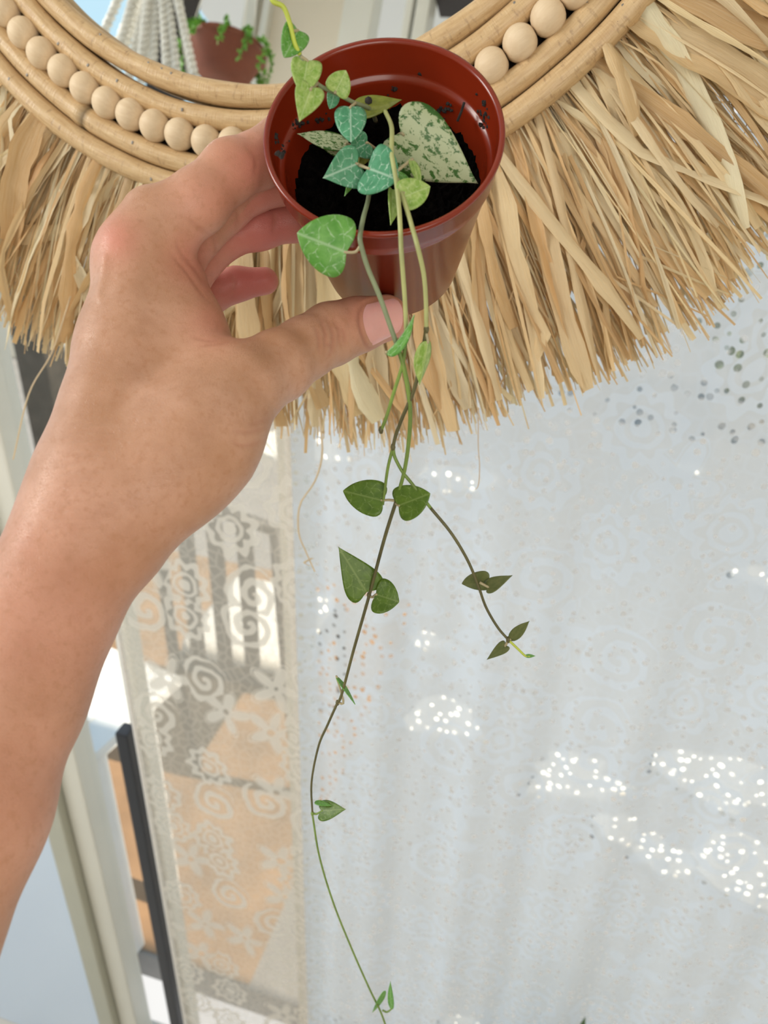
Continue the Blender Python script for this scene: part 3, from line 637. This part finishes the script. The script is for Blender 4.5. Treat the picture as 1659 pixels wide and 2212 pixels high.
for q in ([(512, 455), (516, 470), (512, 490)], [(590, 455), (594, 475), (590, 505)], [(500, 590), (506, 612), (500, 640)]): groove(q, 0.0004, 6, (0.29, 1), 0.4)
for k in range(13):
    y = 930 + k * 17; groove([(95 + (1090 - y) * 0.25, y + 12), (160 + (1090 - y) * 0.2, y), (225 + (1090 - y) * 0.15, y + 4)], 0.00016, 5, dark=0.10)
ridge([(228, 560), (222, 595), (214, 640)], 0.0008, 11); ridge([(248, 520), (252, 525)], 0.0012, 38, pk=0.8)
for q in ([(866, 640), (830, 634), (792, 648), (770, 668), (768, 704), (782, 748), (802, 760), (850, 740)],): ridge(q, 0.0005, 7); 
groove([(850, 640), (800, 652), (778, 668), (776, 700), (790, 742), (806, 752), (845, 734)], 0.0004, 4, dark=0.7)
ridge([(470, 325), (475, 330)], 0.0006, 40, pk=0.25)
def blob(cx_, cy_, r, amt, zr=(0, 1)):
    global pink
    d = np.hypot(HP[:, 0] - cx_, HP[:, 1] - cy_); pink = np.maximum(pink, amt * np.exp(-(d / r) ** 2) * ((zc > zr[0]) & (zc < zr[1])))
for a in ((545, 360, 95, .75), (460, 430, 90, .5), (430, 560, 70, .75), (470, 600, 60, .8), (250, 515, 55, .75), (850, 690, 60, .8), (790, 680, 60, .55), (460, 690, 60, .55), (60, 1180, 80, .3), (90, 1350, 260, .35), (20, 1700, 300, .3)): blob(*a)
for a in ((560, 410, 120, 1.0, (.296, 1)), (580, 500, 130, 1.0, (.30, 1)), (540, 615, 110, 1.0, (.32, 1))): blob(*a)
for (x_, y_, r_, a_, z0_) in ((590, 500, 120, .8, .306), (545, 612, 110, .95, .322), (575, 425, 60, .35, .294)):
    shade_red = np.maximum(shade_red, a_ * np.exp(-(np.hypot(HP[:, 0] - x_, HP[:, 1] - y_) / r_) ** 2) * np.clip((zc - z0_) / 0.004, 0, 1))  # shade and red translucency of the back fingers, painted into the skin colour
HV = HV + NRM * disp[:, None]
colr = np.stack([pink, np.clip(crease, 0, 1), shade_red], 1)
person = mesh_obj('person', HV @ M.T + ORG, HF, MAT['skin'], None, True, None, colr)
tag(person, 'bare left forearm and hand gripping the small terracotta pot', 'person')
# thumb nail: a curved plate laid on the skin
def skin_hit(px, py, z0=0.22):
    d = np.array([(px - CX) / F, (py - CY) / F, 1.0]); d /= np.linalg.norm(d); t = z0
    for _ in range(60):
        q = float(sdf((d * t)[None])[0]); t += q * 0.8
        if q < 1e-5: break
    return d * t
nv, nf, NI, NJ = [], [], 14, 10
for i in range(NI + 1):
    for j in range(NJ + 1):
        u, w = i / NI, j / NJ * 2 - 1                    # u from cuticle to free edge, w across
        xl = 776 + 20 * (w * 0.5 + 0.5) + 16 * abs(w) ** 2.4 * (1 if w < 0 else 0.6) ; x1 = 868 - 18 * abs(w) ** 3
        yc_l, yc_r = 702, 684; hw = 44 * (1 - 0.10 * u)
        px = xl + (x1 - xl) * u; py = yc_l + (yc_r - yc_l) * u + w * hw
        nv.append(skin_hit(px, py)); 
nv = np.array(nv); gn_ = grad(nv); gn_ /= np.linalg.norm(gn_, axis=1)[:, None]
ed = np.array([min(1.0, 7 * min(i / NI, 1.0)) * min(1.0, 6 * (1 - abs(j / NJ * 2 - 1)) + 0.0) for i in range(NI + 1) for j in range(NJ + 1)])
nv = nv + gn_ * (0.00005 + 0.0005 * ed)[:, None]
for i in range(NI):
    for j in range(NJ): a = i * (NJ + 1) + j; nf.append((a, a + NJ + 1, a + NJ + 2, a + 1))
mesh_obj('thumb_nail', nv @ M.T + ORG, nf, MAT['nail'], person)

# ------------------------------------------------------------------ potted trailing plant
PC = np.array([-0.08209044, 0.28070333, -0.01520036]) + ORG; PA = np.array([-0.12435535, 0.68730165, -0.71564809]); PA /= np.linalg.norm(PA)
e1 = np.cross(PA, [0, 0, 1.0]); e1 /= np.linalg.norm(e1); e2 = np.cross(-PA, e1)
PBASE = PC + PA * 0.073
pm = Matrix(((e1[0], e2[0], -PA[0], PBASE[0]), (e1[1], e2[1], -PA[1], PBASE[1]), (e1[2], e2[2], -PA[2], PBASE[2]), (0, 0, 0, 1)))
pmi = pm.inverted()
plant = tag(empty('potted_plant', pm), 'small trailing vine with marbled heart leaves in a terracotta plastic pot', 'plant')
H = 0.073
prof = [(0.0, 0.0), (0.0275, 0.0), (0.0283, 0.0008), (0.0386, H - 0.0145), (0.0395, H - 0.0137), (0.0398, H - 0.0125), (0.0403, H - 0.0025), (0.0412, H - 0.0022), (0.0415, H - 0.0012), (0.0413, H - 0.0002), (0.0405, H), (0.0396, H - 0.0003), (0.0392, H - 0.0012), (0.0386, H - 0.0125), (0.0378, H - 0.0135), (0.0367, H - 0.0142), (0.0363, H - 0.0155), (0.0268, 0.002), (0.0, 0.002)]
prof[0] = (1e-4, 0.0); prof[-1] = (1e-4, 0.002)
v, f = lathe(prof, 112); mesh_obj('pot', v, f, MAT['pot'], plant)
v, f = [], []; NR, NA = 26, 96
for i in range(NR + 1):
    r = 0.0352 * i / NR
    for k in range(NA):
        a = 2 * math.pi * k / NA; x, y = r * math.cos(a), r * math.sin(a)
        z = H - 0.0255 + 0.0022 * rng.normal() * min(1, r / 0.005) * 0.5 + 0.0035 * max(0, y / 0.035) * 0 - 0.002 * (1 - r / 0.035)
        v.append((x, y, z))
for i in range(NR):
    for k in range(NA): k2 = (k + 1) % NA; f.append((i * NA + k, i * NA + k2, (i + 1) * NA + k2, (i + 1) * NA + k))
so = mesh_obj('soil', v, f, MAT['soil'], plant, False)
def loc(p): return np.array(pmi @ Vector(p))
cr = MB()
def crumb(px, py, r, z):
    bm = bmesh.new(); bmesh.ops.create_icosphere(bm, subdivisions=1, radius=r); c = loc(W(px, py, z))
    vs = [tuple(np.array(q.co) * rng.uniform(0.6, 1.3, 3) + c) for q in bm.verts]; bm.verts.index_update(); cr.add(vs, [[q.index for q in ff.verts] for ff in bm.faces]); bm.free()
def wall_z(px, py):                                      # depth of the pot's inner wall seen at a pixel
    for z in np.linspace(0.24, 0.33, 400):
        q = loc(W(px, py, z)); rr = math.hypot(q[0], q[1]); lim = 0.0392 if q[2] > H - 0.0135 else 0.0363 - (H - 0.0155 - q[2]) * 0.165
        if rr > lim - 0.0004: return z
    return 0.28
for (px, py, n, sp) in ((1050, 225, 5, 8), (1035, 245, 5, 6), (1052, 252, 5, 6), (1045, 275, 8, 8), (1030, 205, 2, 6), (945, 243, 10, 22), (965, 240, 8, 16), (612, 300, 12, 16), (640, 262, 8, 16), (690, 262, 10, 20), (610, 330, 8, 10), (850, 196, 6, 10), (905, 165, 2, 6)):
    for _ in range(n):
        x, y = px + rng.normal() * sp * 0.6, py + rng.normal() * sp * 0.6; crumb(x, y, rng.uniform(0.0003, 0.0010), wall_z(x, y))
cro = cr.make('soil_crumbs', MAT['crumb'], plant, False); cro['kind'] = 'stuff'
MB().tube([loc(W(x, y, z)) for x, y, z in ((1003, 221, .276), (997, 240, .277), (988, 262, .279))], 0.0005, 5).make('twig', MAT['crumb'], plant)
MB().tube([loc(W(x, y, z)) for x, y, z in ((795, 215, .268), (800, 228, .271), (815, 245, .280))], 0.0013, 6).make('twig', MAT['crumb'], plant)

VY = 0.2385                                              # the vines hang in the plane just in front of the rim
def vine(pts, r0, r1, mat, n=60):                        # pts: (px, py, z) or (px, py) on the hanging plane
    p = spline([loc(W(*q)) if len(q) == 3 else loc(WY(q[0], q[1], VY)) for q in pts], n)
    return MB().tube(p, np.linspace(r0, r1, n), 8).make('stem', MAT[mat], plant)
def depth_at(px, py): r = M @ cv(px, py, 1.0); return VY / r[1]
vine([(590, -40, .235), (588, 0, .235), (612, 15, .236), (626, 50, .238), (636, 92, .240), (648, 118, .242)], .0008, .0007, 'stem_lime', 30)
vine([(648, 118, .242), (662, 150, .244), (690, 184, .248), (735, 206, .254), (765, 222, .26), (800, 236, .27), (812, 262, .286)], .0005, .0008, 'stem_grey', 40)
vine([(800, 350, .285), (797, 420, .262), (785, 470, .247), (778, 508, .2405), (780, 530), (795, 580), (820, 640), (845, 710), (862, 757)], .0008, .0008, 'stem_grey')
vine([(862, 757), (874, 800), (885, 870), (885, 930), (875, 1010), (856, 1082)], .0008, .0007, 'stem')
vine([(856, 1082), (830, 1165), (797, 1288), (765, 1400), (738, 1500), (728, 1520)], .0007, .0006, 'stem_brown')
vine([(728, 1520), (708, 1565), (688, 1612), (673, 1690), (675, 1760)], .0006, .0005, 'stem_brown', 40)
vine([(675, 1760), (690, 1850), (720, 1950), (760, 2050), (800, 2140), (822, 2185), (838, 2230)], .0005, .0006, 'stem', 50)
vine([(832, 240, .27), (846, 275, .256), (846, 330, .25), (856, 392, .245), (862, 450, .241), (865, 500, .2405), (867, 545), (874, 640), (877, 700), (877, 730)], .0008, .0007, 'stem_pale')
vine([(877, 730), (870, 785), (850, 850), (835, 900), (823, 930)], .0006, .0006, 'stem', 30)
vine([(858, 388, .246), (878, 450, .242), (890, 490, .2405), (900, 525), (915, 590), (920, 650), (921, 711)], .0008, .0007, 'stem_pale')
vine([(921, 711), (913, 760), (895, 840), (870, 900), (855, 940), (849, 966)], .0007, .0006, 'stem_brown', 40)
vine([(849, 966), (838, 1010), (831, 1060), (827, 1090)], .0006, .0005, 'stem', 24)
vine([(849, 966), (853, 988), (870, 1020), (890, 1045), (930, 1097)], .0006, .0006, 'stem', 30)
vine([(930, 1097), (975, 1152), (1010, 1210), (1033, 1265), (1050, 1312), (1075, 1355), (1098, 1382)], .0006, .0005, 'stem_brown', 40)
vine([(1098, 1382), (1120, 1403), (1135, 1417), (1145, 1418)], .0005, .0004, 'stem_lime', 16)
for (x, y, m) in ((862, 757, 'stem'), (877, 729, 'stem'), (921, 711, 'stem_brown'), (849, 966, 'stem_brown'), (729, 1518, 'stem_brown'), (856, 1082, 'stem_brown'), (797, 1286, 'stem_brown'), (823, 929, 'stem_brown'), (1098, 1382, 'stem_brown'), (675, 1757, 'stem')):
    c = loc(WY(x, y, VY)); d = loc(WY(x, y + 6, VY)) - c; d /= np.linalg.norm(d)
    MB().tube([c - d * .0012, c - d * .0005, c, c + d * .0005, c + d * .0012], [.0006, .0008, .0009, .0008, .0006], 8).make('stem_node', MAT[m], plant)

HEART = [(0.0, 0.0), (-0.07, 0.10), (-0.12, 0.22), (-0.11, 0.34), (-0.05, 0.43), (0.05, 0.49), (0.18, 0.50), (0.34, 0.455), (0.52, 0.355), (0.70, 0.225), (0.86, 0.095), (0.95, 0.03), (1.0, 0.0)]
ROUND = [(0.0, 0.0), (-0.03, 0.10), (-0.055, 0.22), (-0.045, 0.35), (0.02, 0.45), (0.12, 0.50), (0.30, 0.50), (0.48, 0.455), (0.66, 0.365), (0.82, 0.24), (0.93, 0.11), (0.98, 0.04), (1.0, 0.0)]
LANCE = [(0.0, 0.0), (0.0, 0.14), (0.03, 0.26), (0.10, 0.38), (0.20, 0.46), (0.32, 0.50), (0.46, 0.48), (0.60, 0.40), (0.74, 0.28), (0.87, 0.13), (0.94, 0.05), (0.98, 0.02), (1.0, 0.0)]
SPADE = [(0.0, 0.0), (-0.03, 0.12), (-0.07, 0.26), (-0.06, 0.40), (0.02, 0.48), (0.14, 0.50), (0.30, 0.45), (0.46, 0.36), (0.62, 0.255), (0.78, 0.145), (0.90, 0.06), (0.96, 0.02), (1.0, 0.0)]
def leaf(base, tip, wpx, mat, shape=HEART, cup=0.12, droop=0.08, roll=0.0, fold=0.0, pet=None, label=None, wav=0.02, asym=0.0, petmat='petiole'):
    """base / tip: (px, py, depth); wpx: width seen; roll turns the blade about its length; pet: where the stalk leaves the stem"""
    b, t = cv(*base), cv(*tip); L = np.linalg.norm(t - b); X = (t - b) / L; vw = (b + t) / 2; vw /= np.linalg.norm(vw)
    Yv = np.cross(vw, X); Yv /= np.linalg.norm(Yv); Nn = np.cross(Yv, X) ; Nn = -Nn if Nn @ vw > 0 else Nn
    c_, s_ = math.cos(roll), math.sin(roll); Y2 = Yv * c_ + Nn * s_; N2 = Nn * c_ - Yv * s_
    Wd = wpx * base[2] / F / max(0.35, abs(c_)); out = spline([(a, w, 0) for a, w in shape], 25)[:, :2]; K = 5
    rnd = rng.uniform(0, 6, 4); vs, uv, fs = [], [], []; m = len(out)
    for sd in (1, -1):
        o_ = len(vs)
        for i in range(m):
            a, w = out[i]; mid = max(0.0, min(1.0, (i / (m - 1)) ** 1.0)); 
            for k in range(K + 1):
                q = k / K; al = mid + (a - mid) * q; ac = w * q * sd * (1 + asym * sd)
                hgt = (cup * (2 * abs(ac)) ** 2 * 0.5 - fold * abs(ac)) * Wd - droop * L * al * al + wav * Wd * math.sin(6 * al + rnd[0] + sd) * abs(ac) * 2
                vs.append(b + X * al * L + Y2 * ac * Wd + N2 * hgt); uv.append((al, ac))
        for i in range(m - 1):
            for k in range(K):
                q = o_ + i * (K + 1) + k; fq = (q, q + 1, q + K + 2, q + K + 1); fs.append(fq if sd > 0 else fq[::-1])
    vs = [loc(M @ p + ORG) for p in vs]
    o = mesh_obj('leaf', vs, fs, MAT[mat], plant, True, uv)
    bm = bmesh.new(); bm.from_mesh(o.data); bmesh.ops.remove_doubles(bm, verts=bm.verts, dist=1e-6); bmesh.ops.dissolve_degenerate(bm, edges=bm.edges, dist=1e-7); bm.to_mesh(o.data); bm.free()
    md = o.modifiers.new('thickness', 'SOLIDIFY'); md.thickness = 0.0004; md.offset = 0
    if label: o['label'] = label
    if pet is not None:
        pp = [loc(W(*q)) if len(q) == 3 else loc(WY(q[0], q[1], VY)) for q in pet] + [loc(M @ b + ORG), loc(M @ (b + X * 0.04 * L) + ORG)]
        p = spline(pp, 12); MB().tube(p, np.linspace(.00055, .00045, 12), 6).make('petiole', MAT[petmat], o)
    return o
# upper vine, in front of the mirror
leaf((643, 66, .2415), (616, 121, .239), 58, 'l_mid', ROUND, roll=0.1, cup=0.3, pet=[(630, 68, .2395)])
leaf((664, 132, .243), (654, 196, .239), 66, 'l_pale', ROUND, pet=[(650, 122, .242)], label='pale yellow-green leaf')
leaf((672, 192, .240), (648, 259, .236), 62, 'l_pale', HEART, pet=[(686, 180, .247)], label='pale cream-marbled leaf')
leaf((724, 200, .250), (748, 152, .248), 54, 'l_pale', ROUND, roll=-0.2, pet=[(735, 206, .254)], label='pale yellow-green leaf')
leaf((721, 204, .257), (714, 234, .256), 27, 'l_blue', ROUND, roll=0.4)
# leaves inside the pot
leaf((757, 232, .257), (758, 297, .252), 68, 'l_blue', ROUND, cup=-0.2, droop=0.15, pet=[(768, 222, .26)])
leaf((793, 308, .262), (752, 332, .263), 56, 'l_blue', HEART, roll=0.5, pet=[(812, 322, .268)])
leaf((771, 354, .255), (699, 384, .252), 88, 'l_blue', HEART, cup=0.15, asym=-0.08, pet=[(795, 364, .256)])
leaf((795, 364, .252), (858, 386, .248), 104, 'l_blue', ROUND, roll=0.35, cup=0.10, pet=[(775, 357, .255)])
leaf((866, 288, .258), (1032, 398, .262), 146, 'l_var', HEART, cup=-0.25, droop=0.05, roll=-0.15, pet=[(850, 300, .27)], label='large pale leaf blotched with dark green')
leaf((752, 312, .272), (641, 284, .272), 36, 'l_var', LANCE, roll=-0.5, cup=-0.2, pet=[(800, 330, .28)])
leaf((742, 335, .276), (673, 297, .275), 22, 'l_var', LANCE, roll=0.6)
leaf((778, 232, .269), (868, 212, .268), 44, 'l_yel', HEART, roll=0.5, fold=0.3, pet=[(800, 250, .28)], label='olive yellow leaf turned over')
leaf((846, 410, .256), (849, 482, .250), 26, 'l_pale', LANCE, roll=0.7, fold=-0.5)
leaf((868, 428, .244), (930, 401, .245), 64, 'l_pale', ROUND, cup=0.3, roll=0.25, pet=[(872, 415, .244)])
leaf((889, 345, .256), (911, 402, .250), 17, 'l_pale', LANCE, roll=0.9, pet=[(858, 369, .249)])
leaf((858, 372, .258), (894, 406, .256), 15, 'l_mid', LANCE, roll=0.8)
leaf((770, 365, .262), (748, 424, .262), 16, 'l_mid', LANCE, roll=0.8)
leaf((795, 320, .272), (776, 362, .27), 24, 'l_yel', LANCE, roll=0.5)
# along the hanging vines
def dz(px, py, o=0.0): return (px, py, depth_at(px, py) + o)
leaf(dz(748, 545, -.001), dz(641, 503, -.004), 128, 'l_mid', ROUND, cup=-0.15, droop=0.06, asym=0.06, pet=[(778, 532), (768, 544)], label='broad leaf hanging over the pot rim', petmat='petiole')
leaf(dz(834, 762, -.002), dz(912, 694, -.002), 18, 'l_mid', LANCE, roll=1.05, fold=0.9, droop=-0.22, pet=[(862, 757), (848, 768)])
leaf(dz(924, 737, -.001), dz(911, 834, -.002), 33, 'l_pale', LANCE, roll=0.8, fold=0.5, pet=[(920, 718)])
leaf(dz(826, 1081), dz(740, 1060, -.001), 78, 'l_deep', ROUND, cup=0.08, pet=[(856, 1082), (840, 1080)])
leaf(dz(861, 1092, -.002), dz(927, 1067, -.002), 76, 'l_deep', ROUND, cup=0.08, pet=[(854, 1086)])
leaf(dz(792, 1279, -.001), dz(732, 1183, -.001), 86, 'l_deep', SPADE, cup=0.06, asym=0.05)
leaf(dz(812, 1284, -.001), dz(862, 1300, -.001), 76, 'l_deep', ROUND, cup=0.1, pet=[(797, 1286), (804, 1290)])
leaf(dz(1056, 1254, .002), dz(996, 1263, .004), 42, 'l_olive', ROUND, roll=0.4, fold=0.3)
leaf(dz(1055, 1268), dz(1104, 1242, -.001), 30, 'l_olive', HEART, roll=0.4, pet=[(1036, 1258)])
leaf(dz(1102, 1381), dz(1142, 1343), 24, 'l_olive', LANCE, pet=[(1098, 1382)])
leaf(dz(1092, 1394), dz(1049, 1427), 26, 'l_olive', SPADE, pet=[(1097, 1384)])
leaf(dz(1134, 1417), dz(1157, 1417), 8, 'l_mid', LANCE)
leaf(dz(727, 1463, .003), dz(771, 1519, -.003), 8, 'l_mid', LANCE, roll=1.0, pet=[(730, 1518), (742, 1516)])
leaf(dz(695, 1752, -.001), dz(745, 1747, -.001), 42, 'l_deep', HEART, roll=0.25, cup=0.15, pet=[(675, 1757), (684, 1758)], petmat='stem')
leaf(dz(680, 1733, .001), dz(716, 1738, .001), 10, 'l_mid', LANCE, roll=0.8)
leaf(dz(831, 2141, .002), dz(806, 2195, -.002), 11, 'l_mid', LANCE, roll=0.7)
leaf(dz(846, 2179), dz(840, 2126), 12, 'l_mid', LANCE, roll=0.6, pet=[(826, 2182), (836, 2186)], petmat='stem')

# tall pointed plant standing on the floor: only a tip reaches the frame
t0 = WY(1264, 2197, 0.56)
sp_ = tag(empty('snake_plant', loc=(t0[0], 0.56, 0.0)), 'dark green pointed leaf tip of a floor plant at the bottom edge', 'plant')
v, f = lathe([(1e-4, 0.0), (0.10, 0.0), (0.13, 0.24), (0.12, 0.24), (0.115, 0.20), (1e-4, 0.20)], 40); mesh_obj('pot', v, f, MAT['greypot'], sp_)
for (dx, dy, h, wd) in ((0, 0, t0[2], 0.05), (0.05, 0.03, t0[2] - 0.16, 0.05), (-0.05, 0.02, t0[2] - 0.2, 0.045)):
    v, f = [], []; nn = 20
    for i in range(nn + 1):
        q = i / nn; w = wd * 0.5 * (1 - max(0, (q - 0.7) / 0.3) ** 1.6) + 0.0003
        for sx, sy in ((-1, 0), (0, 0.3), (1, 0), (0, 0.1)): v.append((dx + sx * w, dy + sy * w, 0.2 + (h - 0.2) * q))
    for i in range(nn):
        for k in range(4): k2 = (k + 1) % 4; f.append((i * 4 + k, i * 4 + k2, i * 4 + 4 + k2, i * 4 + 4 + k))
    mesh_obj('leaf', v, f, MAT['snake'], sp_)

# ------------------------------------------------------------------ the room behind the camera, seen in the mirror
MP = MC - MW * 0.0085 * MS
def VR(px, py, y):                                       # point of the vertical plane Y = y that the mirror shows at a pixel
    r = M @ cv(px, py, 1.0); t = ((MP - ORG) @ MN) / (r @ MN); h = ORG + r * t; d = r - 2 * (r @ MN) * MN
    return h + d * ((y - h[1]) / d[1])
YB = -1.3
pl, pr = VR(528, 60, YB)[0], VR(745, 60, YB)[0]
struct('wall_back', MB().box((pl, YB - 0.12, 0.0), (pr, YB, 3.65)).box((-3.0, YB - 0.12, 0.0), (1.5, YB, 2.4)), MAT['cream'])
w2 = VR(1040, 60, YB)
dl = VR(352, 10, YB)[0]; dr_ = VR(402, 10, YB)[0]
struct('trim_6', MB().box((dl, YB - 0.08, 2.4), (dr_, YB + 0.02, 3.65)), MAT['beam'])
wn2 = empty('window_2', loc=(0, YB, 0)); wn2['kind'] = 'structure'
for xa, xb in ((530, 556), (570, 585), (742, 806), (874, 890), (897, 926)):
    p, q = VR(xa, 60, YB)[0], VR(xb, 60, YB)[0]; MB().box((min(p, q), -0.05, 0.0), (max(p, q), 0.03, 3.65), 0.004).make('window_frame', MAT['paint'], wn2, False)
bt = VR(975, 12, YB); struct('trim_5', MB().box((VR(935, 12, YB)[0], YB - 0.1, bt[2] + 0.03), (max(bt[0], w2[0]) + 1.0, YB + 0.06, bt[2] + 0.3)), MAT['beam'])
hp = VR(482, 165, -0.55); ht = VR(482, 52, -0.55); hh = (ht[2] - hp[2]) * 0.56; rr = abs(VR(560, 52, -0.55)[0] - VR(405, 52, -0.55)[0]) / 2
hg = tag(empty('hanging_plant', loc=(hp[0], -0.55, hp[2])), 'hanging reddish clay pot of green trailing plant, reflected in the mirror', 'plant')
v, f = lathe([(1e-4, 0), (rr * 0.66, 0), (rr * 0.92, hh * 0.8), (rr, hh * 0.82), (rr, hh), (rr * 0.92, hh), (rr * 0.9, hh * 0.85), (1e-4, hh * 0.85)], 40); mesh_obj('pot', v, f, MAT['clay'], hg)
for k in range(3):
    a = 2.1 * k + 0.4; MB().tube([(rr * 0.95 * math.cos(a), rr * 0.95 * math.sin(a), hh), (0, 0, hh + 0.5)], 0.0012, 6).make('cord', MAT['cotton'], hg)
MB().tube([(0, 0, hh + 0.5), (0, 0, 3.65 - hp[2])], 0.0015, 6).make('cord', MAT['cotton'], hg)
g = np.random.default_rng(4)
for k in range(15):
    a = 2 * math.pi * k / 15 + g.uniform(-.2, .2); Ls = hh * g.uniform(0.3, 1.3); pts = [(0.4 * rr * math.cos(a), 0.4 * rr * math.sin(a), hh * 0.9), (rr * math.cos(a) * 0.9, rr * math.sin(a) * 0.9, hh * 1.12), (rr * 1.12 * math.cos(a), rr * 1.12 * math.sin(a), hh * 0.95), (rr * 1.15 * math.cos(a + .1), rr * 1.15 * math.sin(a + .1), hh * 0.95 - Ls)]
    p = spline(pts, 24); vm = MB(); vm.tube(p, 0.0012, 5)
    for i in range(2, 24):
        for _ in range(3):
            d = g.normal(size=3); d /= np.linalg.norm(d); e = np.cross(d, g.normal(size=3)); e /= np.linalg.norm(e); L = g.uniform(0.006, 0.011)
            vm.add([p[i], p[i] + d * L * .6 + e * L * .4, p[i] + d * L * 1.2, p[i] + d * L * .6 - e * L * .4], [(0, 1, 2, 3)])
    vm.make('trailing_vine', MAT['vine'], hg, False)
mt = VR(330, -60, -0.40); mbm = VR(330, 168, -0.40); ml = VR(222, 100, -0.40)[0]; mr = VR(425, 100, -0.40)[0]; hgt = mt[2] - mbm[2]
mc_ = tag(empty('macrame_hanging', loc=(mt[0], -0.40, mbm[2])), 'white knotted cotton macrame hanging, reflected in the mirror', 'macrame')
for k in range(13):
    q = k / 12 - 0.5; x1 = (ml + (mr - ml) * (k / 12)) - mt[0]; rp = []; n = 90
    for strd in (0, math.pi):
        cm_ = MB(); pts = []
        for i in range(n):
            s_ = i / (n - 1); ph = s_ * 60 + strd; pts.append((x1 * (0.25 + 0.85 * s_) + 0.0045 * math.cos(ph), 0.02 * math.cos(k * 2.0) + 0.0045 * math.sin(ph), hgt * 1.15 * (1 - s_)))
        cm_.tube(pts, 0.0048, 6); cm_.make('cord', MAT['cotton'], mc_)
MB().tube([(mr - mt[0], 0, hgt * 1.16), (ml - mt[0], 0, hgt * 1.16)], 0.010, 10).make('rod', MAT['wood'], mc_)
MB().tube([(0, 0, hgt * 1.16), (0, 0, 3.65 - mbm[2])], 0.0015, 6).make('hanging_cord', MAT['cotton'], mc_)
